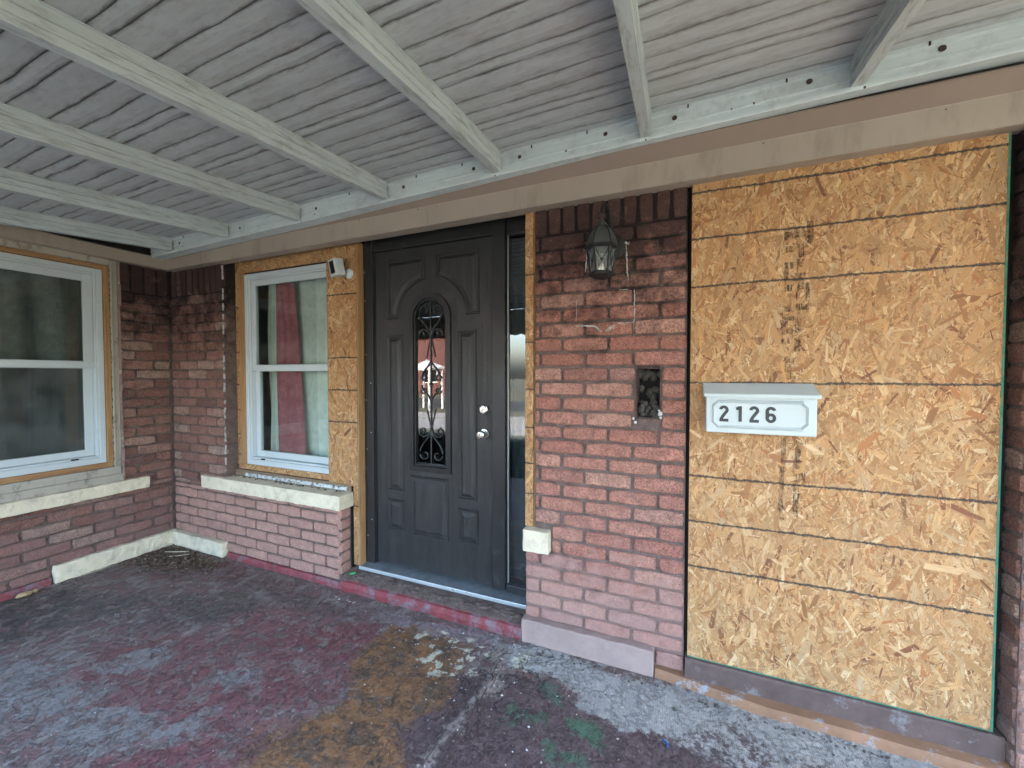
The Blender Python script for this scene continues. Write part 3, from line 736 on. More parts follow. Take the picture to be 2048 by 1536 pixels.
for s_ in (-1, 1):
    for z in (.95, 1.15, 1.38, 1.62, 1.82): g.lathe([(.0035, 0), (.003, -.002)], (CX+s_*(RO-.017), YD-.016, z), 'y', 8)
for s_ in (-.08, .08): g.lathe([(.0035, 0), (.003, -.002)], (CX+s_, YD-.016, ZB+.016), 'y', 8)
mk('frame_screw', g, M_black, fr_)
hp = arch(CX, RI+.002, ZB+.048, CZr); g = G(); g.prism(hp, YD+.012, YD+.016); mk('arched_pane', g, M_glassd, door)
# iron scrolls behind the glass
def spiral(cx, cz, r0, r1, a0, a1, n=26):
    return [(cx+(r0+(r1-r0)*i/n)*math.cos(a0+(a1-a0)*i/n), cz+(r0+(r1-r0)*i/n)*math.sin(a0+(a1-a0)*i/n)) for i in range(n+1)]
YS = YD+.006
def bez(p0, p1, p2, p3, n=16):
    o = []
    for i in range(n+1):
        t_ = i/n; a = (1-t_)**3; b = 3*(1-t_)**2*t_; c = 3*(1-t_)*t_*t_; d = t_**3
        o.append((a*p0[0]+b*p1[0]+c*p2[0]+d*p3[0], a*p0[1]+b*p1[1]+c*p2[1]+d*p3[1]))
    return o
g = G()
def sc(pts, r=.0042):
    g.tube([(CX+x, YS, z) for x, z in pts], r, 7)
def heart(zb, s, up_=1):      # lyre: two big curves ending in inward spirals, knot at top
    for k in (-1, 1):
        c = bez((0, zb+.22*s*up_), (0, zb+.16*s*up_), (k*.085, zb+.13*s*up_), (k*.088, zb+.065*s*up_))
        sp_ = spiral(k*.050, zb+.048*s*up_, .040, .012, 0 if k > 0 else math.pi, (-1.6*math.pi if k > 0 else 2.6*math.pi)*1, 26)
        if up_ < 0: sp_ = [(x, 2*(zb+.048*s*up_)-z) for x, z in sp_]
        sc(c); sc(sp_)
        c = bez((0, zb+.22*s*up_), (k*.02, zb+.18*s*up_), (k*.06, zb+.15*s*up_), (k*.092, zb+.19*s*up_)); sc(c)
        sp2 = spiral(k*.066, zb+.205*s*up_, .028, .010, -.5 if k > 0 else math.pi+.5, 1.3*math.pi if k > 0 else -.3*math.pi, 20)
        sc(sp2)
    sc([(0, zb-.005*up_), (0, zb+.36*s*up_)], .0035)
    for k in (-1, 1): sc(bez((0, zb+.22*s*up_), (k*.01, zb+.27*s*up_), (k*.025, zb+.31*s*up_), (k*.035, zb+.36*s*up_)), .003)
heart(.893, 1.0, 1); heart(1.955, 1.0, -1)
for k in (-1, 1):
    sc(bez((0, 1.30), (k*.02, 1.36), (k*.07, 1.36), (k*.075, 1.41))); sc(bez((0, 1.57), (k*.03, 1.52), (k*.08, 1.50), (k*.07, 1.44)))
    sc(spiral(k*.055, 1.455, .026, .010, 0 if k > 0 else math.pi, 1.7*math.pi if k > 0 else -.7*math.pi)); sc(spiral(k*.055, 1.375, .026, .010, 0 if k > 0 else math.pi, -1.7*math.pi if k > 0 else 2.7*math.pi))
sc([(0, 1.25), (0, 1.60)], .0035)
for zz in (1.113, 1.735, 1.415):
    lump(g, (CX, YS, zz), .012, 8)
mk('iron_scrollwork', g, M_iron, door, smooth=True)
# moulded panels: raised frame + raised field
def moulded(poly, inset=.016):
    c = (sum(p[0] for p in poly)/len(poly), sum(p[1] for p in poly)/len(poly))
    def ins(P, d):
        n = len(P); out = []
        for i in range(n):
            a, b, e_ = Vector(P[i-1]), Vector(P[i]), Vector(P[(i+1) % n])
            d1, d2 = (b-a).normalized(), (e_-b).normalized(); n1, n2 = Vector((-d1.y, d1.x)), Vector((-d2.y, d2.x))
            q = n1+n2; q = q/max(.35, q.length_squared/2)
            out.append((b.x+q.x*d, b.y+q.y*d))
        return out
    G0 = G(); rings = [(0, YD), (.005, YD-.011), (.011, YD-.011), (.018, YD-.0008), (.025, YD-.0008), (.046, YD-.011)]
    P0 = [ins(poly, d) for d, _ in rings]; n = len(poly)
    for P_, (d, y) in zip(P0, rings): G0.v += [(p[0], y, p[1]) for p in P_]
    for k in range(len(rings)-1):
        for i in range(n): j = (i+1) % n; G0.f.append((k*n+i, k*n+j, (k+1)*n+j, (k+1)*n+i))
    G0.f.append(tuple((len(rings)-1)*n+i for i in range(n)))
    return mk('moulded_panel', G0, M_door, door)
def rect(x0, x1, z0, z1): return [(x0, z0), (x1, z0), (x1, z1), (x0, z1)]
moulded(rect(-1.888, -1.746, .668, 1.752)); moulded(rect(-1.324, -1.180, .668, 1.765))
moulded(rect(-1.888, -1.746, .392, .610)); moulded(rect(-1.320, -1.170, .392, .615))
moulded(rect(-1.690, -1.390, .380, .792))
ra = .255
a0 = math.radians(97)
pl = [(-1.888, 1.862), (CX-ra, 1.862)]+[(CX+ra*math.cos(a), 1.862+ra*math.sin(a)) for a in np.linspace(math.pi-.12, a0, 9)]+[(CX+ra*math.cos(a0), 2.272), (-1.888, 2.272)]
moulded(pl); moulded([(2*CX-x+.012, z) for x, z in reversed(pl)])
# knob and deadbolt
kn = mk('door_knob', G().lathe([(.033, 0), (.034, -.004), (.030, -.009), (.014, -.012), (.012, -.030), (.018, -.036), (.027, -.044), (.029, -.056), (.027, -.064), (.020, -.069), (.012, -.0695), (.010, -.066), (.0, -.066)], (-1.128, YD, 1.108), 'y', 28), M_nickel, door, smooth=True)
mk('keyhole', B(-1.130, YD-.0695, 1.103, -1.126, YD-.066, 1.113), M_black, kn)
db = mk('deadbolt', G().lathe([(.032, 0), (.032, -.012), (.028, -.018), (.022, -.020), (.021, -.026), (.012, -.0265), (.011, -.024), (0, -.024)], (-1.126, YD, 1.262), 'y', 28), M_nickel, door, smooth=True)
mk('keyhole', B(-1.1275, YD-.0275, 1.257, -1.1245, YD-.0235, 1.267), M_black, db)

# ------------------------------------------------------------------ fascia and awning
fa = thing('fascia_trim', 'bent tan metal fascia running along the top of the front wall', 'fascia')
def fas_prof(): return [(.02, 2.363), (-.055, 2.363), (-.060, 2.366), (-.060, 2.474), (-.064, 2.482), (-.112, 2.536), (-.108, 2.542), (.02, 2.542)]
def up_prof(): return [(-.0605, 2.476), (-.066, 2.481), (-.1145, 2.5345), (-.1105, 2.5435), (-.055, 2.48)]
def wob(x): return (.0015*mnoise.noise(Vector((x*3, 0, 0))), .002*mnoise.noise(Vector((x*2, 5, 0))))
mk('left_length', G().sweepx(fas_prof(), list(np.linspace(XL+.055, -1.385, 30)), wob), M_fascia, fa)
mk('right_length', G().sweepx([(a-.0015, b+.001) for a, b in fas_prof()], list(np.linspace(-1.383, 2.3, 40)), wob), M_fascia, fa)
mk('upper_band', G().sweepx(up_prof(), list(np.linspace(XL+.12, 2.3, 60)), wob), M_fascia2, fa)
mk('ragged_backing', B(-3.5, -.104, 2.543, 2.3, -.1, 2.556), M_rubble, fa, .001)
g = G()
for x in (-3.6, -3.05, -2.55, -1.9, -1.45, -1.32, -.75, -.2, .32, .9, 1.4): g.lathe([(.0035, 0), (.0028, -.0015)], (x, -.0602, 2.466+random.uniform(-.004, .004)), 'y', 8)
mk('nail_head', g, M_rust, fa)
fs = thing('fascia_trim', 'shorter tan metal fascia along the top of the side wall above the large window', 'fascia')
g = G().sweepx([(.02, 2.368), (-.055, 2.368), (-.060, 2.372), (-.060, 2.455), (-.03, 2.47), (.02, 2.47)], list(np.linspace(-2.7, -.01, 30)), wob)
mk('metal_length', g, M_fascia, fs, xf=Matrix.Translation((XL, 0, 0)) @ Matrix.Rotation(R(90), 4, 'Z'))
mk('wall_top_block', B(XL-.2, -2.7, 2.48, XL-.01, -.0, 2.85), M_dark, None, kind='structure', label='dark wall top above the side fascia')

aw = thing('porch_awning', 'pale painted metal porch awning with rafters and grooved panels overhead', 'awning')
YH = -.138; SL = .088
def zl(x): return 2.452+.0235*(x+3.74)            # bottom of header lip
YF = -2.72
# header channel
xs = list(np.linspace(XL+.02, 2.6, 36))
prof = [(-.07, 0), (-.150, 0), (-.152, .003), (-.152, .016), (YH, .018), (YH, .046), (YH-.004, .049), (YH-.004, .055), (YH, .058), (YH, .094), (YH-.010, .100), (YH-.010, .118), (-.07, .118)]
hd = mk('header_channel', G().sweepx(prof, xs, lambda x: (0, zl(x))), M_awn, aw)
for x, dz, r_ in ((-3.665, .068, .0085), (-2.938, .068, .0085), (-2.188, .071, .009), (-1.493, .068, .010), (-1.032, .072, .010), (-.766, .074, .010), (-.332, .08, .010), (-.031, .074, .011), (.46, .084, .011), (.851, .082, .012), (1.3, .08, .012),
                  (-.522, .046, .005), (.272, .052, .005), (.191, .05, .0035), (-3.62, .035, .004), (-2.2, .036, .004), (-.9, .003, .004), (-.15, .003, .004), (.63, .004, .005), (-2.31, .003, .004)):
    yb = YH-.002 if dz > .03 else -.150
    mk('bolt', G().lathe([(r_, 0), (r_*.8, -.003), (0, -.003)], (x, yb, zl(x)+dz), 'y', 12), M_rust, hd)
for x in (-1.4, -1.1, -.7, -.42, .02, .38, .81, -1.9, -3.6):
    mk('slot', B(x, YH-.0125, zl(x)+.098, x+.006, YH-.009, zl(x)+.112), M_black, hd)
# rafters
RX = [(-3.765), (-3.073), (-2.343), (-1.622), (-.884), (-.152), (.607), (1.35), (2.08)]
def rafter(x):
    # profile in local (a along x, z), swept along y
    g = G(); w_ = .021; ys = np.linspace(YH-.011, YF, 14); z0 = .016
    pr = [(-w_, 0), (w_, 0), (w_, .022), (w_-.005, .024), (w_-.005, .028), (w_, .030), (w_, .052), (w_-.005, .054), (w_-.005, .058), (w_, .060), (w_, .092), (w_+.004, .094), (w_+.004, .099),
          (-w_-.004, .099), (-w_-.004, .094), (-w_, .092), (-w_, .060), (-w_+.005, .058), (-w_+.005, .054), (-w_, .052), (-w_, .030), (-w_+.005, .028), (-w_+.005, .024), (-w_, .022)]
    n = len(pr)
    for y in ys:
        zz = zl(x)+z0+SL*(y-YH)+.0025*mnoise.noise(Vector((x*3, y*2.2, 0))); dx = .003*mnoise.noise(Vector((x*3, y*1.4, 9)))
        g.v += [(x+p[0]+dx, y, zz+p[1]) for p in pr]
    for k in range(len(ys)-1):
        for i in range(n): j = (i+1) % n; g.f.append((k*n+i, k*n+j, (k+1)*n+j, (k+1)*n+i))
    g.f.append(tuple(range(n))); g.f.append(tuple((len(ys)-1)*n+i for i in reversed(range(n))))
    return mk('rafter', g, M_beam, aw)
for x in RX: rafter(x)
# roof panels: each is a pan of four lapped ribs running along x
def pan_mat():
    M = MT('awning_pan_paint', .55, .35); P = M.pos(); x, y, z = M.xyz(P)
    c = M.mix(M.rg(M.noise(M.mp(P, (.6, 3, 1)), 6, 5, .65), .3, .7), (.58, .63, .645), (.49, .53, .54))
    gr = M.n('ShaderNodeVertexColor'); gr.layer_name = 'groove'; gv = M.xyz(gr.outputs['Color'])[0]
    k = M.ma('ADD', gv, M.rg(M.noise(M.mp(P, (1, 4, 1)), 9, 6, .75), .3, .7, -.38, .34))
    c = M.mix(M.rg(k, .18, .8, 0, .92), c, (.15, .145, .135))
    c = M.mix(M.ma('MULTIPLY', M.rg(M.noise(M.mp(P, (1, 2.5, 1)), 16, 6, .8), .48, .66), .32), c, (.30, .29, .26))
    b_ = M.ma('MULTIPLY', M.rg(M.noise(M.mp(P, (.8, 2, 1)), 5, 6, .7), .56, .72), .35)
    c = M.mix(b_, c, (.38, .33, .31))
    return M.done(c, None, M.noise(P, 25, 4), .0015)
M_pan = pan_mat()
STEP = [.086, .088, .110, .054]; y = -.100; pi_ = 0
while y > YF:
    rows = []   # (y, dz, groove)
    y0p = y
    for si, s_ in enumerate(STEP):
        if y <= YF: break
        s2 = min(s_, y-YF)
        rows += [(y, .0065, 1.), (y-.004, .0, .85), (y-.013, -.0002, .25), (y-s2*.5, -.002, .0), (y-s2+.012, .001, .12), (y-s2+.002, .0035, .5)]
        y -= s2
    rows.append((y, .0075, 1.))
    nx = 90; X0, X1 = XL-.02, 2.62; V = []; F = []; gc = []
    for (yy, dz, gv) in rows:
        for i in range(nx+1):
            x = X0+(X1-X0)*i/nx
            wv = .006*mnoise.noise(Vector((x*5.5, round(yy*9)*.7, 3)))+.003*mnoise.noise(Vector((x*17, yy*8, 1)))
            rag = 1 if gv > .05 else .3
            V.append((x, yy+wv*rag, zl(x)+.016+.1+SL*(yy-YH)+dz+.0012*mnoise.noise(Vector((x*2.4, yy*6, 7))))); gc.append(gv)
    nr = len(rows)
    for k in range(nr-1):
        for i in range(nx): q = k*(nx+1)+i; F.append((q, q+1, q+nx+2, q+nx+1))
    me = bpy.data.meshes.new('roof_panel'); me.from_pydata(V, [], F); me.materials.append(M_pan)
    a = me.color_attributes.new('groove', 'FLOAT_COLOR', 'POINT'); a.data.foreach_set('color', np.array([[v, v, v, 1] for v in gc], dtype=np.float32).ravel())
    o = bpy.data.objects.new('roof_panel', me); COL.objects.link(o); o.parent = aw; pi_ += 1
g = G(); zt = zl(0)
mk('roof_top_skin', G().sweepx([(-.06, .150+SL*.06), (YF-.03, .150+SL*(YF-YH)), (YF-.03, .160+SL*(YF-YH)), (-.06, .160+SL*.06)], xs, lambda x: (0, zl(x))), M_awn, aw)
mk('front_beam', G().sweepx([(YF-.03, -.06+SL*(YF-YH)), (YF+.03, -.06+SL*(YF-YH)), (YF+.03, .11+SL*(YF-YH)), (YF-.03, .11+SL*(YF-YH))], xs, lambda x: (0, zl(x))), M_beam, aw)
# scalloped valance hanging at the outer edge
g = G(); n = 320; X0, X1 = XL, 2.6; b = 0; zv = 2.30
for i in range(n+1):
    x = X0+(X1-X0)*i/n; zb_ = 2.045-.022*abs(math.sin(math.pi*(x-X0)/.17))
    g.v += [(x, YF-.035, zb_), (x, YF-.035, zv), (x, YF-.037, zb_), (x, YF-.037, zv)]
for i in range(n):
    q = i*4; g.f += [(q, q+4, q+5, q+1), (q+2, q+3, q+7, q+6), (q, q+2, q+6, q+4)]
mk('scalloped_valance', g, M_awn, aw)
for x in (-3.95, -.9, 2.4):
    mk('support_post', B(x-.04, YF-.03, .0, x+.04, YF+.03, 2.2), M_beam, aw, .004)

# ------------------------------------------------------------------ porch floor
def floor_mat():
    M = MT('painted_porch_slab', .6, .4); P = M.pos()
    wn = M.noise(P, 3.2, 5, .62, col=True)
    vm = M.n('ShaderNodeVectorMath'); vm.operation = 'MULTIPLY_ADD'; M.l(wn, vm.inputs[0]); vm.inputs[1].default_value = (.40, .40, 0); M.l(P, vm.inputs[2])
    wn2 = M.noise(P, 24, 5, .75, col=True)
    v2 = M.n('ShaderNodeVectorMath'); v2.operation = 'MULTIPLY_ADD'; M.l(wn2, v2.inputs[0]); v2.inputs[1].default_value = (.20, .20, 0); M.l(vm.outputs[0], v2.inputs[2])
    W_ = v2.outputs[0]
    SH = (.30, .30, 0)
    def blob(cx, cy, rx, ry, ang=0., soft=.13):
        v = M.n('ShaderNodeVectorMath'); v.operation = 'SUBTRACT'; M.l(W_, v.inputs[0]); v.inputs[1].default_value = (cx+SH[0], cy+SH[1], 0)
        r_ = M.n('ShaderNodeVectorRotate'); r_.rotation_type = 'Z_AXIS'; M.l(v.outputs[0], r_.inputs[0]); r_.inputs['Angle'].default_value = -ang
        s_ = M.n('ShaderNodeVectorMath'); s_.operation = 'MULTIPLY'; M.l(r_.outputs[0], s_.inputs[0]); s_.inputs[1].default_value = (1/rx, 1/ry, 0)
        L = M.n('ShaderNodeVectorMath'); L.operation = 'LENGTH'; M.l(s_.outputs[0], L.inputs[0])
        return M.rg(L.outputs['Value'], 1-soft, 1+soft, 1, 0)
    st = M.noise(M.mp(P, (3.4, .55, 1), rot=(0, 0, .25)), 5, 6, .7)         # brushed streaks
    st2 = M.noise(M.mp(P, (5, .5, 1), rot=(0, 0, .25)), 9, 5, .75)
    n1 = M.noise(P, 7, 6, .7); n2 = M.noise(P, 30, 5, .75); n3 = M.noise(P, 90, 4, .75)
    purple = M.mix(M.rg(st, .32, .68), (.125, .112, .118), (.205, .185, .195))
    purple = M.mix(M.rg(M.noise(M.mp(P, (2.2, .7, 1), rot=(0, 0, .25)), 11, 8, .78), .55, .585, 0, .75), purple, (.25, .255, .28))
    nh = M.noise(P, 9, 9, .74); c = M.mix(M.rg(nh, .50, .545, 0, .7), purple, M.mix(M.rg(n2, .3, .7), (.165, .085, .095), (.13, .085, .10)))
    def lay(mask, col, amt=1., th=None):
        nonlocal c
        f = mask if amt == 1. else M.ma('MULTIPLY', mask, amt)
        if th is not None: f = M.ma('MULTIPLY', f, th)
        c = M.mix(f, c, col)
    brk = M.rg(M.noise(P, 13, 9, .76), .455, .495); brk2 = M.rg(n2, .47, .55); fine = M.rg(n3, .44, .56)
    mar = M.mix(M.rg(n2, .35, .65), (.20, .07, .085), (.13, .07, .085))
    for b_ in ((-2.15, -.45, .35, .2), (-1.75, -.55, .35, .3), (-2.35, -.95, .5, .3), (-1.75, -1.05, .3, .35), (-3.2, -.14, .28, .09), (-1.55, -.4, .3, .2), (-2.7, -.42, .22, .08), (-1.8, -1.35, .3, .3)): lay(blob(*b_), mar, .75, brk)
    lay(blob(-1.2, -.12, .5, .08, 0), (.22, .2, .24), .8)
    # dark brown/green mottling
    lay(blob(-2.75, -.45, .3, .12, .2), (.085, .095, .095), .8, brk)
    lay(blob(-3.75, -1.05, .4, .3, .4), (.055, .06, .062), .85, brk); lay(blob(-3.0, -.6, .5, .16, .3), (.06, .055, .058), .6, brk2); lay(blob(-2.5, -.2, .8, .08, 0), (.08, .065, .07), .6, brk)
    lay(blob(-3.5, -.8, .35, .18, .4), (.09, .09, .095), .8, brk)
    # bare bluish concrete left
    bc = M.mix(M.rg(n2, .3, .7), (.215, .235, .26), (.165, .175, .205))
    for b_ in ((-3.3, -1.42, .6, .16), (-2.75, -1.32, .4, .13), (-2.2, -1.22, .28, .1), (-1.95, -1.08, .12, .05), (-2.6, -.95, .16, .08), (-2.0, -.85, .16, .05)): lay(blob(*b_, .5), bc, .95, brk)
    # ochre area in front of the door
    oc = M.mix(M.rg(n1, .4, .62), (.26, .14, .065), (.15, .095, .06))
    oc = M.mix(M.rg(M.noise(P, 10, 9, .78), .49, .56, 0, .85), oc, (.075, .062, .055))
    oc = M.mix(M.rg(M.noise(P, 21, 8, .78), .57, .60, 0, .6), oc, (.20, .175, .17))
    for b_ in ((-1.26, -.42, .30, .26), (-1.12, -.7, .24, .30), (-1.2, -.95, .34, .24), (-1.33, -.25, .22, .12)): lay(blob(*b_), oc, .95)
    # dark plum zone with green
    pl_ = M.mix(M.rg(n2, .35, .65), (.075, .052, .065), (.125, .10, .115))
    for b_ in ((-.78, -.62, .24, .36), (-.5, -.58, .36, .3), (-.12, -.55, .4, .26), (.16, -.48, .2, .16), (-.62, -.78, .2, .2)): lay(blob(*b_), pl_, .97)
    gr_ = M.mix(M.rg(n2, .35, .65), (.055, .15, .10), (.07, .11, .095))
    for b_ in ((-.34, -.42, .085, .055), (-.53, -.345, .06, .035), (-.42, -.62, .10, .04), (-.62, -.5, .08, .05), (-.25, -.68, .1, .04)): lay(blob(*b_), gr_, .9, M.rg(n2, .40, .52))
    lay(blob(-.35, -.43, .07, .04), (.07, .16, .115), .7); lay(blob(-.32, -.60, .08, .03), (.075, .14, .11), .6)
    # bare broom-finished concrete on the right
    br = M.ma('SINE', M.ma('MULTIPLY', M.ma('ADD', M.xyz(P)[0], M.ma('MULTIPLY', M.noise(P, 6, 2), .02)), 900))
    conc = M.mix(M.rg(n1, .35, .65), (.36, .40, .44), (.27, .30, .34))
    conc = M.mix(M.rg(br, -.2, 1, 0, .35), conc, (.17, .18, .20))
    for b_ in ((-.55, -.12, .42, .10, -.1), (-.3, -.22, .3, .1, -.2), (.08, -.20, .42, .16, -.05), (.5, -.22, .5, .25, 0), (.95, -.25, .5, .35, 0)): lay(blob(*b_), conc, .97)
    spk = M.ma('MULTIPLY', blob(.22, -.36, .36, .1, .1), brk2)
    lay(spk, (.085, .07, .085), .9); lay(blob(.28, -.23, .09, .05, -.4), (.09, .075, .09), .85, brk2)
    # pale flakes of paint left in the ochre
    ch = M.rg(M.noise(P, 13, 4, .6), .545, .57)
    for b_ in ((-1.12, -.19, .26, .07), (-1.0, -.33, .22, .09), (-.82, -.16, .22, .07)): lay(blob(*b_), (.46, .50, .46), .9, ch)
    # the raised crack band
    d = M.ma('ADD', M.ma('ABSOLUTE', M.ma('SUBTRACT', M.ma('SUBTRACT', M.xyz(W_)[0], SH[0]), M.ma('ADD', -.845, M.ma('MULTIPLY', M.ma('SUBTRACT', M.xyz(P)[1], -.4), -.03)))), 0.)
    band = M.ma('MULTIPLY', M.rg(d, .018, .05, 1, 0), M.rg(M.xyz(P)[1], -.1, -.16))
    lay(band, (.30, .28, .29), .95, M.rg(M.noise(P, 30, 6, .8), .38, .50))
    # fine pale specks and scuffs everywhere
    lay(M.rg(M.noise(P, 60, 4, .7), .68, .70), (.50, .52, .53), .85)
    lay(M.rg(M.noise(M.mp(P, (1, .4, 1), rot=(0, 0, .7)), 60, 5, .8), .6, .68), (.34, .33, .36), .45)
    lay(M.rg(M.noise(M.mp(P, (.4, 1, 1), rot=(0, 0, .4)), 34, 6, .8), .6, .67), (.035, .03, .035), .55)
    c = M.mix(1., c, M.mix(M.rg(M.noise(P, 48, 6, .85), .36, .64), (1.16, .98, .82), (1.66, 1.46, 1.22)), 'MULTIPLY')
    crk = M.ma('MULTIPLY', M.rg(M.ma('ABSOLUTE', M.ma('SUBTRACT', M.noise(P, 6, 6, .6), .5)), .003, .011, 1, 0), blob(-.78, -.3, .26, .34, 0, .3))
    c = M.mix(M.ma('MULTIPLY', crk, .8), c, (.03, .025, .028))
    dk = M.rg(M.noise(P, 17, 9, .8), .60, .63); c = M.mix(M.ma('MULTIPLY', dk, .35), c, (.08, .065, .065))
    h = M.ma('ADD', M.ma('MULTIPLY', n2, 1.), M.ma('ADD', M.ma('MULTIPLY', n3, .5), M.ma('ADD', M.ma('MULTIPLY', st2, .6), M.ma('MULTIPLY', M.ma('SUBTRACT', M.ma('ADD', band, M.ma('MULTIPLY', M.rg(nh, .50, .53), .7)), M.ma('MULTIPLY', crk, 2.)), 1.2))))
    ro = M.rg(n1, .35, .65, .5, .75)
    return M.done(c, ro, h, .014, 1.)
M_floor = floor_mat()
nx, ny = 330, 130; X0, X1, Y0, Y1 = XL-.01, 2.4, -2.78, .08; V = []; F = []
for j in range(ny+1):
    for i in range(nx+1):
        x = X0+(X1-X0)*i/nx; y = Y0+(Y1-Y0)*j/ny
        z = .0022*mnoise.noise(Vector((x*6, y*6, 0)))+.0016*mnoise.noise(Vector((x*21, y*21, 2)))
        dd = abs(x-(-.845-.03*(y+.4))+.02*mnoise.noise(Vector((0, y*7, 4))))
        if dd < .06 and y < -.08: z += .011*(1-dd/.06)*(.6+.6*mnoise.noise(Vector((x*20, y*14, 5))))
        V.append((x, y, z-.002))
for j in range(ny):
    for i in range(nx): q = j*(nx+1)+i; F.append((q, q+1, q+nx+2, q+nx+1))
me = bpy.data.meshes.new('porch_floor'); me.from_pydata(V, [], F); me.materials.append(M_floor); me.polygons.foreach_set('use_smooth', [True]*len(me.polygons))
o = bpy.data.objects.new('porch_floor', me); COL.objects.link(o); tag(o, 'worn concrete porch floor with layers of peeling purple, ochre and green paint', kind='structure')
mk('floor_slab', B(XL-.2, -2.78, -.6, 2.4, .2, -.012), M_stoneg, None, kind='structure', label='edge of the concrete porch slab')

# loose grit gathered along the wall feet
g = G()
for _ in range(420):
    if random.random() < .6: px_, py_ = random.uniform(-3.3, .9), -.03-abs(random.gauss(0, .035))-(.06 if False else 0)
    else: px_, py_ = XL+.05+abs(random.gauss(0, .04)), random.uniform(-1.2, -.1)
    if px_ > -.8: py_ -= .03
    if px_ > .0: py_ -= .045
    lump(g, (px_, py_, .002), random.uniform(.0015, .0055), 5, (1.2, 1, .7))
mk('floor_grit', g, M_rubble, None, kind='stuff', label='loose grit gathered along the feet of the walls', cat='grit')
# curbs and ledges
def rough_strip(name, x0, x1, prof, mat, amp, parent=None, n=60, **kw):
    return mk(name, G().sweepx(prof, list(np.linspace(x0, x1, n)), lambda x: (amp*mnoise.noise(Vector((x*9, 1, amp*99)))+amp*.6*mnoise.noise(Vector((x*31, 2, 1))), amp*.6*mnoise.noise(Vector((x*11, 7, 3))))), mat, parent, **kw)
st_ = thing('door_step', 'low red fronted concrete step with broken mortar below the door threshold', 'step')
rough_strip('red_front', -2.13, -.795, [(-.024, -.01), (-.028, .03), (-.022, .062), (.0, .070), (.0, -.01)], M_red, .004, st_)
rough_strip('mortar_top', -2.155, -.795, [(-.004, -.01), (-.006, .070), (.02, .080), (.05, .092), (.14, .104), (.14, -.01)], M_mortar2, .006, st_)
g = G()
for _ in range(90):
    lump(g, (random.uniform(-2.12, -.82), random.uniform(.02, .08), .092+random.uniform(-.008, .006)), random.uniform(.006, .02), 6, (1.6, 1, .5))
mk('broken_mortar', g, M_mortar2, st_, kind='stuff')
rough_strip('red_skirting', -3.36, -2.13, [(-.020, -.01), (-.016, .022), (-.007, .040), (.004, .042), (.004, -.01)], M_red, .004, None, label='thin red painted strip along the foot of the front wall', cat='skirting')
mk('red_skirting', G().sweepx([(.0, -.01), (-.016, -.01), (-.012, .03), (-.004, .045), (.0, .045)], list(np.linspace(-2.6, -.76, 40)), wob), M_red, None, label='dull red painted strip along the foot of the side wall', cat='skirting', xf=Matrix.Translation((XL+.002, 0, 0)) @ Matrix.Rotation(R(90), 4, 'Z'))
rough_strip('board_ledge', .037, 1.132, [(-.022, -.01), (-.022, .118), (-.016, .127), (.028, .127), (.028, -.01)], M_brown, .0025, None, label='brown painted ledge under the large strand board', cat='ledge')
def curb_prof(): return [(-.085, -.01), (-.082, .022), (-.070, .034), (-.0, .040), (.0, -.01)]
mk('ochre_curb', G().sweepx(curb_prof(), list(np.linspace(-.098, 2.0, 60)), lambda x: (max(0, .06*(1-(x+.1)/.45)) if x < .35 else .0+.004*mnoise.noise(Vector((x*9, 1, 4))), .002*mnoise.noise(Vector((x*9, 7, 3))))), M_orange, None, label='ochre painted curb on the floor below the brown ledge', cat='curb')

# ------------------------------------------------------------------ mailbox
mb = thing('wall_mailbox', 'white metal wall mailbox numbered 2126 mounted on the large strand board', 'mailbox')
x0, x1, z0, z1, yb, yf = .111, .515, 1.228, 1.398, -.004, -.108
body = mk('body', B(x0, yf, z0, x1, yb, z1), M_mailbox, mb, .004)
g = G().sweepx([(-.004, 1.440), (-.010, 1.443), (yf-.012, 1.400), (yf-.016, 1.396), (yf-.016, 1.384), (yf-.012, 1.384), (yf-.011, 1.393), (-.012, 1.436), (-.004, 1.434)], [x0-.010, x1+.010])
mk('lid', g, M_mailbox, mb, .0015)
g = G(); g.prism([(x0-.0095, 1.386), (x0-.0095, 1.440), (x0-.0065, 1.440), (x0-.0065, 1.386)], yf-.01, -.005)
def side_gable(x):
    g.v += [(x, -.005, 1.386), (x, -.005, 1.441), (x, yf-.012, 1.398), (x, yf-.012, 1.386), (x+.003, -.005, 1.386), (x+.003, -.005, 1.441), (x+.003, yf-.012, 1.398), (x+.003, yf-.012, 1.386)]
    b = len(g.v)-8; g.f.extend([(b, b+1, b+2, b+3), (b+4, b+7, b+6, b+5), (b, b+4, b+5, b+1), (b+1, b+5, b+6, b+2), (b+2, b+6, b+7, b+3), (b+3, b+7, b+4, b)])
g = G(); side_gable(x0-.0100); side_gable(x1+.007); mk('lid_cheek', g, M_mailbox, mb)
def octo(x0, x1, z0, z1, c):
    return [(x0+c, z0), (x1-c, z0), (x1, z0+c), (x1, z1-c), (x1-c, z1), (x0+c, z1), (x0, z1-c), (x0, z0+c)]
for a, b_, y_, y2 in ((0, .011, 0, -.006), (.011, .017, -.006, .0)):
    pass
o1 = octo(x0+.022, x1-.022, z0+.020, z1-.024, .024); o2 = octo(x0+.030, x1-.030, z0+.028, z1-.032, .020); o3 = octo(x0+.038, x1-.038, z0+.036, z1-.040, .017)
g = G(); n = 8
g.v = [(p[0], yf, p[1]) for p in o1]+[(p[0], yf-.0085, p[1]) for p in o2]+[(p[0], yf-.0005, p[1]) for p in o3]
for k in range(2):
    for i in range(n): j = (i+1) % n; g.f.append((k*n+i, k*n+j, (k+1)*n+j, (k+1)*n+i))
mk('front_moulding', g, M_mailbox, mb)
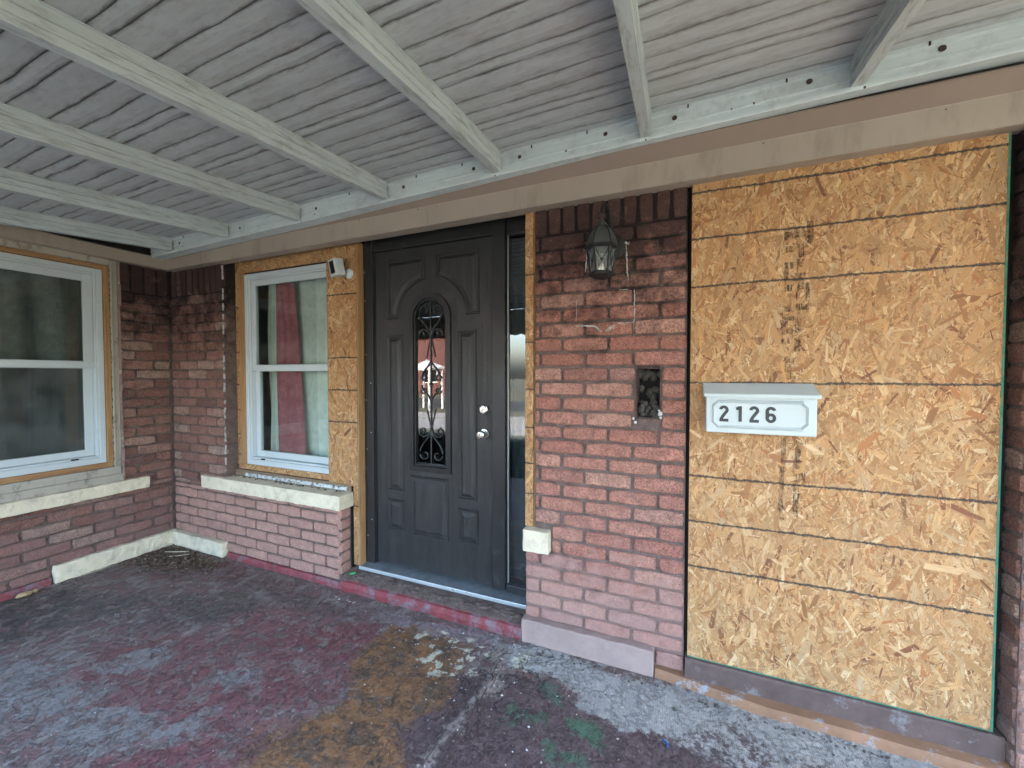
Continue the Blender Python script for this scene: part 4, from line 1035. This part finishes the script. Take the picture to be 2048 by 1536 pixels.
def arc2(cx, cz, rx, rz, a0, a1, n=18): return [(cx+rx*math.cos(R(a0+(a1-a0)*k/n)), cz+rz*math.sin(R(a0+(a1-a0)*k/n))) for k in range(n+1)]
def stroke(g, pts, wd, y):
    P = [Vector(p) for p in pts]; b = len(g.v); n = len(P)
    for k in range(n):
        t_ = (P[min(k+1, n-1)]-P[max(k-1, 0)]).normalized(); nn = Vector((-t_.y, t_.x))*wd/2
        for q in (P[k]+nn, P[k]-nn): g.v += [(q.x, y, q.y), (q.x, y+.001, q.y)]
    for k in range(n-1):
        a = b+4*k; c = a+4; g.f += [(a, a+2, c+2, c), (a, c, c+1, a+1), (a+2, a+3, c+3, c+2)]
TW = [(.0055+0*1, .050)]
def two(x): return [arc2(x+.018, .0495, .0125, .0125, 172, -28)+[(x+.0235, .036), (x+.0135, .021), (x+.0065, .0075)], [(x+.001, .0045), (x+.036, .0045)]]
def one(x): return [[(x+.0155, .067), (x+.0155, .0)], [(x+.0, .0545), (x+.008, .0575), (x+.014, .0625)]]
def six(x): return [arc2(x+.018, .020, .013, .0145, 90, 450, 28), arc2(x+.018, .049, .013, .0125, 12, 180, 14)+[(x+.005, .036), (x+.005, .019)]]
for fn, xx in ((two, .162), (one, .227), (two, .276), (six, .337)):
    g = G()
    for k_, st_l in enumerate(fn(xx)): stroke(g, [(a, b_+1.279) for a, b_ in st_l], .0125, yf-.0016-.0003*k_)
    mk('digit', g, M_numb, mb)

# ------------------------------------------------------------------ lantern
lan = thing('wall_lantern', 'dark bronze wall lantern with domed top and crossed glass panes', 'lamp')
LX, LY = -.345, -.150; S6 = 6
hexa = lambda r, z: (r, z)
mk('wall_plate', G().lathe([(.0, .0), (.058, 0), (.060, -.008), (.045, -.018), (.02, -.022), (0, -.022)], (-.31, -.0, 2.12), 'y', 20), M_bronze, lan, smooth=True, xf=None)
g = G(); arm = []
for i in range(25):
    t_ = i/24; a = math.pi*(-.15+1.15*t_)
    arm.append((-.31+(LX+.31)*t_, -.022+(LY+.022)*(.5-.5*math.cos(math.pi*t_)), 2.14+.14*math.sin(math.pi*min(1, t_*1.05))**.8+.085*t_*0))
arm = [(-.31, -.02, 2.12), (-.31, -.05, 2.14), (-.315, -.062, 2.19), (-.32, -.055, 2.24), (-.325, -.06, 2.28), (-.33, -.09, 2.30), (-.337, -.125, 2.295), (LX, LY, 2.262), (LX, LY, 2.245)]
g.tube(arm, .0075, 8); g.tube([(-.315, -.03, 2.21)]+[(-.315, -.03-.02*math.sin(a), 2.19-.02*math.cos(a)) for a in np.linspace(.2, 4.6, 12)], .005, 7)
mk('scroll_arm', g, M_bronze, lan, smooth=True)
g = G(); g.tube([(LX+.017*math.cos(a), LY, 2.232+.018*math.sin(a)) for a in np.linspace(0, 2*math.pi, 20)], .0035, 7, cap=False); mk('hanging_ring', g, M_bronze, lan, smooth=True)
mk('finial', G().lathe([(.0, 2.222), (.008, 2.214), (.010, 2.204), (.020, 2.196), (.026, 2.186), (.026, 2.180), (0, 2.180)], (LX, LY, 0), 'z', 12), M_dome, lan)
A0 = R(12)
dome = mk('dome_roof', G().lathe([(.020, 2.184), (.040, 2.168), (.058, 2.143), (.070, 2.112), (.076, 2.088)], (LX, LY, 0), 'z', 6, A0), M_dome, lan)
g = G()
for k in range(6):
    a = A0+k*math.pi/3; g.tube([(LX+r*math.cos(a), LY+r*math.sin(a), z) for r, z in ((.021, 2.186), (.041, 2.170), (.059, 2.145), (.071, 2.113), (.077, 2.09))], .0032, 6)
mk('dome_rib', g, M_bronze, dome)
mk('eave_band', G().lathe([(.074, 2.090), (.083, 2.087), (.084, 2.078), (.078, 2.074), (.070, 2.070), (0, 2.070)], (LX, LY, 0), 'z', 6, A0), M_bronze, lan)
cage = G(); gl = G()
for k in range(6):
    a, b_ = A0+k*math.pi/3, A0+(k+1)*math.pi/3
    T0 = Vector((LX+.068*math.cos(a), LY+.068*math.sin(a), 2.072)); B0 = Vector((LX+.051*math.cos(a), LY+.051*math.sin(a), 1.962))
    T1 = Vector((LX+.068*math.cos(b_), LY+.068*math.sin(b_), 2.072)); B1 = Vector((LX+.051*math.cos(b_), LY+.051*math.sin(b_), 1.962))
    cage.tube([T0, B0], .0045, 6); cage.tube([T0, B1], .0015, 5); cage.tube([T1, B0], .0015, 5)
    cen = (T0+T1+B0+B1)/4; lump(cage, tuple(cen), .0055, 6)
    q = len(gl.v); c0 = Vector((LX, LY, 0))
    for p in (T0, T1, B1, B0): pp = Vector(((p.x-LX)*.95+LX, (p.y-LY)*.95+LY, p.z)); gl.v.append(tuple(pp))
    gl.f.append((q, q+1, q+2, q+3))
mk('cage', cage, M_bronze, lan); mk('glass_pane', gl, M_frost, lan)
mk('bottom_band', G().lathe([(0, 1.966), (.055, 1.966), (.060, 1.960), (.060, 1.950), (.052, 1.945), (.03, 1.935), (.0, 1.93)], (LX, LY, 0), 'z', 6, A0), M_bronze, lan)
mk('candle_tube', G().lathe([(.009, 1.966), (.009, 2.02), (.0, 2.02)], (LX, LY, 0), 'z', 10), M_whitechip, lan)
# old caulk outline of a former fixture plate on the pilaster
t = thing('caulk_outline', 'broken white caulk outline of a former plate round the lantern', 'caulk')
def bead(pts, r=.0035):
    P = []
    for i in range(len(pts)-1):
        for k in range(6):
            s_ = k/6; P.append((pts[i][0]*(1-s_)+pts[i+1][0]*s_+random.uniform(-.0015, .0015), -.003, pts[i][1]*(1-s_)+pts[i+1][1]*s_+random.uniform(-.0015, .0015)))
    P.append((pts[-1][0], -.003, pts[-1][1])); g = G().tube(P, r, 6, [random.uniform(.3, 1.3) for _ in P]); mk('caulk_bead', g, M_caulk, t)
bead([(-.500, 1.735), (-.45, 1.733), (-.40, 1.728), (-.385, 1.715), (-.375, 1.702)], .006); bead([(-.345, 1.70), (-.33, 1.715), (-.305, 1.73)], .0075); bead([(-.29, 1.738), (-.22, 1.742), (-.215, 1.742)], .0025)
bead([(-.21, 1.90), (-.208, 1.86), (-.209, 1.80), (-.21, 1.745)], .003); bead([(-.21, 1.745), (-.211, 1.69)], .0015); bead([(-.50, 1.87), (-.501, 1.80), (-.502, 1.76)], .0022)
bead([(-.28, 1.905), (-.24, 1.905)], .0022); bead([(-.252, 2.12), (-.247, 2.06), (-.245, 1.99), (-.238, 1.95)], .004); bead([(-.435, 2.16), (-.447, 2.09), (-.455, 2.01)], .0035)
bead([(-.26, 2.135), (-.235, 2.13)], .009); bead([(-.46, 2.13), (-.435, 2.11)], .011); bead([(-.455, 2.16), (-.435, 2.165)], .006)

# ------------------------------------------------------------------ wall camera
cm = thing('security_camera', 'small white security camera on the strand board beside the window top', 'camera')
mk('mount_disc', G().lathe([(.0, .0), (.035, 0), (.036, -.006), (.028, -.016), (.016, -.024), (0, -.026)], (-2.135, .087, 2.185), 'y', 24), M_mailbox, cm, smooth=True)
mk('ball_joint', G().lathe([(0, .010), (.008, .008), (.011, 0), (.008, -.008), (0, -.010)], (-2.146, .052, 2.187), 'z', 12), M_mailbox, cm, smooth=True)
xc = Matrix.Translation((-2.180, .018, 2.215)) @ Matrix.Rotation(R(-14), 4, 'Z') @ Matrix.Rotation(R(9), 4, 'X') @ Matrix.Rotation(R(-4), 4, 'Y')
bd = mk('camera_body', B(-.042, -.034, -.058, .042, .034, .058), M_mailbox, cm, .007, xf=xc, segs=3)
mk('dark_lens_plate', B(-.024, -.0365, -.040, .024, -.033, .042), M_camb, cm, .001, xf=xc)

# ------------------------------------------------------------------ debris
g = G()
def leaf(g, x, y, z, s):
    a = random.uniform(0, 6.28); b = len(g.v); c, d = math.cos(a), math.sin(a); n = random.uniform(.25, .6); cu = random.uniform(.1, .5)*s
    for u, v, h in ((-.5, 0, cu), (-.1, n/2, 0), (.5, 0, cu*random.random()*1.5), (-.05, -n/2, cu*.3)):
        X, Y = u*s, v*s; g.v.append((x+X*c-Y*d, y+X*d+Y*c, z+h+.001))
    g.f += [(b, b+1, b+2), (b, b+2, b+3)]
leafm = MT('dead_leaf', .85, .2); _c = leafm.ramp(leafm.noise(leafm.pos(), 45, 2), [(.3, (.05, .035, .025)), (.5, (.11, .075, .05)), (.62, (.20, .145, .09)), (.75, (.34, .29, .2))]); M_leaf = leafm.done(_c)
for _ in range(2600):
    x = XL+.07+abs(random.gauss(.26, .24)); y_ = -.05-abs(random.gauss(0, .11))-.12*random.random()
    if x > -3.2: continue
    leaf(g, x, y_, random.uniform(0, .014)*max(0, 1+y_/.3), random.uniform(.009, .034))
mk('leaf_litter', g, M_leaf, None, kind='stuff', label='heap of dead leaf crumbs in the corner of the porch floor', cat='leaf litter')
for (p, q, r_, lb) in (((-3.90, -.17, .02), (-3.70, -.10, .028), .005, 'longest pale wood splinter lying on the leaf litter'), ((-3.78, -.20, .015), (-3.66, -.12, .02), .0035, 'short pale splinter crossing the leaf litter'), ((-4.04, -.66, .006), (-4.03, -.42, .006), .0035, 'thin pale lath sliver along the foot of the side wall')):
    mk('wood_splinter', G().tube([p, tuple((a+b)/2+random.uniform(-.004, .004) for a, b in zip(p, q)), q], r_, 5, [.6, 1.2, .4]), M_twig, None, label=lb, cat='splinter')
g = G(); lump(g, (-4.02, -.90, .014), .026, 9, (1, 1.5, .55)); lump(g, (-4.025, -.85, .012), .018, 8, (1, 1, .6)); mk('foam_chunk', g, M_foam, None, smooth=True, label='yellowish foam chunk on the floor at the foot of the side wall', cat='foam')
g = G(); g.box(-.018, -.008, 0, .018, .008, .006); g.lathe([(.010, 0), (.010, .007), (0, .007)], (.012, 0, 0), 'z', 12)
mk('green_clip', g, M_lime, None, .0015, label='bright green plastic clip on the step by the door corner', cat='clip', xf=Matrix.Translation((-2.085, .035, .094)) @ Matrix.Rotation(.6, 4, 'Z'))
mk('blue_plastic_bit', G().tube([(-.045, -.375, .004), (-.032, -.385, .006), (-.026, -.40, .004)], .003, 6), M_blue, None, label='tiny blue plastic scrap on the floor near the ochre curb', cat='scrap')
g = G(); lump(g, (-.006, -.20, .004), .009, 7, (1.2, 1, .6)); mk('mortar_pebble', g, M_rubble, None, label='small dark pebble on bare concrete nearer the pilaster', cat='pebble')
g = G(); lump(g, (.168, -.105, .004), .010, 7, (1.2, 1, .6)); mk('mortar_pebble', g, M_rubble, None, label='small dark pebble on bare concrete close to the ochre curb', cat='pebble')
g = G()
def chip(x, y, s):
    n = random.randint(4, 7); b = len(g.v); a0 = random.uniform(0, 6)
    for i in range(n): a = a0+2*math.pi*i/n; q = s*random.uniform(.5, 1.1); g.v.append((x+q*math.cos(a), y+q*.8*math.sin(a), .004+random.uniform(0, .003)))
    g.f.append(tuple(b+i for i in range(n)))
for _ in range(260): chip(random.uniform(-3.9, -.2), -abs(random.gauss(.0, .75))-.05, random.uniform(.0012, .005))
for _ in range(110): chip(random.gauss(-.85, .35), -abs(random.gauss(.1, .35))-.05, random.uniform(.0015, .008))
for _ in range(8): chip(random.gauss(-2.0, .04), -.10-.02*random.random(), random.uniform(.004, .012))
mk('paint_chips', g, M_whitechip, None, kind='stuff', label='loose pale paint chips scattered over the porch floor', cat='paint chips')
g = G()
for k_ in range(3):      # dark fissures running along the raised crack
    P_ = []; y_ = -.10-.06*random.random(); x_ = -.845+random.uniform(-.035, .035)
    while y_ > -1.35 and len(P_) < 60:
        P_.append((x_-.03*(y_+.4)+.012*mnoise.noise(Vector((k_*3, y_*9, 4))), y_, .0075+.003*mnoise.noise(Vector((k_, y_*12, 1))))); y_ -= random.uniform(.012, .03); x_ += random.uniform(-.006, .006)
    a_ = random.randint(0, 6); P_ = P_[a_:a_+random.randint(16, 50)]
    g.tube(P_, .0019, 5, [random.uniform(.2, 1.2) for _ in P_])
mk('crack_fissures', g, M_rim, None, kind='stuff', label='dark fissures along the raised crack in the porch floor', cat='cracks')
g = G()
for _ in range(26):      # curled paint slabs along the crack by the pilaster
    x, y_ = random.gauss(-.72, .07), random.uniform(-.2, -.08); lump(g, (x, y_, .001), random.uniform(.008, .03), 8, (1.3, .9, .16))
mk('lifted_paint_scales', g, M_floor, None, kind='stuff', label='lifted paint scales on the floor in front of the pilaster corner', cat='paint scales')

# ------------------------------------------------------------------ street side (seen in the glass)
M_grass = simple('winter_grass', (.15, .155, .115), .95, .1, 0, .6, .4, dirt=(.18, .165, .12), dscale=3, dth=(.45, .65), damt=.7)
M_road = simple('asphalt', (.075, .078, .08), .9, .2, 0, 1, .3)
M_walk = simple('concrete_walk', (.36, .36, .34), .9, .2, 0, 1, .2)
M_siding = simple('white_siding', (.72, .73, .72), .6)
M_roofm = simple('dark_shingle', (.09, .07, .065), .9)
M_hred = simple('house_red_brick', (.15, .075, .07), .9, .2, 0, 3, .35)
M_bark = simple('bare_bark', (.13, .11, .09), .95)
GZ = -.45
mk('lawn', B(-90, -120, GZ-.5, 90, -2.79, GZ), M_grass, None, kind='structure', label='winter lawn in front of the porch')
mk('ground_behind', B(-90, -2.79, GZ-.5, 90, 60, GZ-.01), M_grass, None, kind='structure', label='ground around the house')
mk('front_walk', B(-14, -12.2, GZ, 12, -9.2, GZ+.01), M_walk, None, kind='structure', label='pale concrete drive in front of the lawn')
mk('pavement', B(-90, -14, GZ, 90, -12.4, GZ+.02), M_walk, None, kind='structure', label='pale pavement along the street')
mk('street', B(-90, -24, GZ, 90, -16.5, GZ+.012), M_road, None, kind='structure', label='grey street beyond the pavement')
def house(x, y, w_, d, h, mat, label, roofh=1.8, gable=False):
    t = thing('house', label, 'house')
    mk('wall', B(x, y-d, GZ, x+w_, y, GZ+h), mat, t)
    g = G(); e = .4
    g.v = [(x-e, y-d-e, GZ+h), (x+w_+e, y-d-e, GZ+h), (x+w_+e, y+e, GZ+h), (x-e, y+e, GZ+h), (x+e*2, y-d/2, GZ+h+roofh), (x+w_-e*2, y-d/2, GZ+h+roofh)]
    g.f = [(0, 1, 5, 4), (2, 3, 4, 5), (1, 2, 5), (3, 0, 4), (0, 3, 2, 1)]; mk('roof', g, M_roofm, t)
    for q in (.2, .5, .78):
        if abs(q-.5) < .1: mk('door', B(x+w_*q-.5, y+.002, GZ+.3, x+w_*q+.5, y+.06, GZ+2.4), M_vinyl, t)
        else:
            f = mk('window', B(x+w_*q-.8, y+.002, GZ+1.1, x+w_*q+.8, y+.08, GZ+2.4), M_vinyl, t); mk('pane', B(x+w_*q-.7, y+.081, GZ+1.2, x+w_*q+.7, y+.09, GZ+2.3), M_camb, f)
    if gable:
        cx = x+w_/2; g = G(); g.prism([(cx-2.0, GZ+2.9), (cx+2.0, GZ+2.9), (cx, GZ+4.3)], y+.1, y+2.2); g.box(cx-2.0, y+.1, GZ+2.6, cx+2.0, y+2.2, GZ+2.89)
        g.box(cx-1.9, y+2.0, GZ, cx-1.75, y+2.15, GZ+2.59); g.box(cx+1.75, y+2.0, GZ, cx+1.9, y+2.15, GZ+2.59); mk('gabled_porch', g, M_siding, t)
    return t
house(-33, -29, 15, 8, 5.4, M_hred, 'tall red brick house with white gabled porch across the street', 2.2, True)
house(-10, -34, 8, 7, 2.9, M_siding, 'low white house with dark hipped roof across the street', 1.7)
house(2, -33, 11, 8, 3.1, M_hred, 'low red brick house across the street at the right', 2.2)
house(-48, -33, 14, 8, 3.3, M_siding, 'white house across the street at the far left', 2.2)
def tree(x, y, h, seed, label):
    rnd = random.Random(seed); t = thing('bare_tree', label, 'tree'); g = G(); gb = G()
    def br(p, d, L, r, lv, gg):
        pts = [p]; q = p; dd = d
        for _ in range(3): dd = (dd+Vector((rnd.uniform(-.15, .15), rnd.uniform(-.15, .15), rnd.uniform(-.05, .1)))).normalized(); q = q+dd*L/3; pts.append(q)
        gg.tube(pts, r, 6 if lv < 2 else 4, [1, .9, .8, .68])
        if lv < 4:
            for k in range(3 if lv else 4):
                a = rnd.uniform(0, 6.28); nd = (dd*.75+Vector((math.cos(a), math.sin(a), rnd.uniform(.0, .5)))*.6).normalized()
                br(pts[-1] if k else pts[2], nd, L*rnd.uniform(.6, .8), r*.62, lv+1, gb)
    br(Vector((x, y, GZ)), Vector((0, 0, 1)), h*.32, h*.022, 0, g)
    mk('trunk', g, M_bark, t); mk('crown', gb, M_bark, t)
tree(-16, -15.2, 9, 1, 'tall bare tree by the pavement at the left'); tree(-7.5, -27, 11, 2, 'bare tree across the street before the white house')
tree(-2, -26, 9, 3, 'bare tree across the street in the middle'); tree(6, -15, 9, 4, 'bare tree by the pavement at the right'); tree(-30, -26, 12, 5, 'tallest bare tree far across the street')
gz = thing('garden_gazebo', 'little white canopy with pointed roof on the verge across the drive', 'gazebo')
gx, gy = -12.5, -15.6
g = G().lathe([(.95, 1.70), (1.0, 1.78), (.0, 2.28)], (gx, gy, 0), 'z', 4, R(45)); mk('pointed_roof', g, M_siding, gz)
for a_, b_ in ((-.6, -.6), (.6, -.6), (.6, .6), (-.6, .6)): mk('post', B(gx+a_-.04, gy+b_-.04, GZ, gx+a_+.04, gy+b_+.04, 1.70), M_siding, gz)
M_bush = simple('hedge_leaf', (.045, .075, .03), .8, .3, 0, 8, .4)
bt = thing('hedge', 'clipped green hedge along the outside of the porch wall', 'hedge')
g = G()
r = np.random.default_rng(4)
for _ in range(4000):
    x = r.uniform(-7, 1.6); y_ = -3.6+r.normal(0, .22); z = GZ+r.uniform(.0, .9)+.08*math.sin(x*3); s_ = r.uniform(.02, .045); a = r.uniform(0, 6.28); ti = r.uniform(-1, 1)
    b = len(g.v); c, d = math.cos(a)*s_, math.sin(a)*s_
    g.v += [(x-c, y_-d, z), (x+d*.5, y_-c*.5, z+ti*s_), (x+c, y_+d, z+.3*s_), (x-d*.5, y_+c*.5, z-ti*s_)]; g.f.append((b, b+1, b+2, b+3))
mk('foliage', g, M_bush, bt, kind='stuff')
mk('hedge_core', B(-6.8, -3.75, GZ, 1.4, -3.45, GZ+.85), simple('hedge_twigs', (.03, .035, .02), .95), bt)
print('objects', len(bpy.data.objects), 'tris', sum(len(o.data.polygons) for o in bpy.data.objects if o.type == 'MESH'))
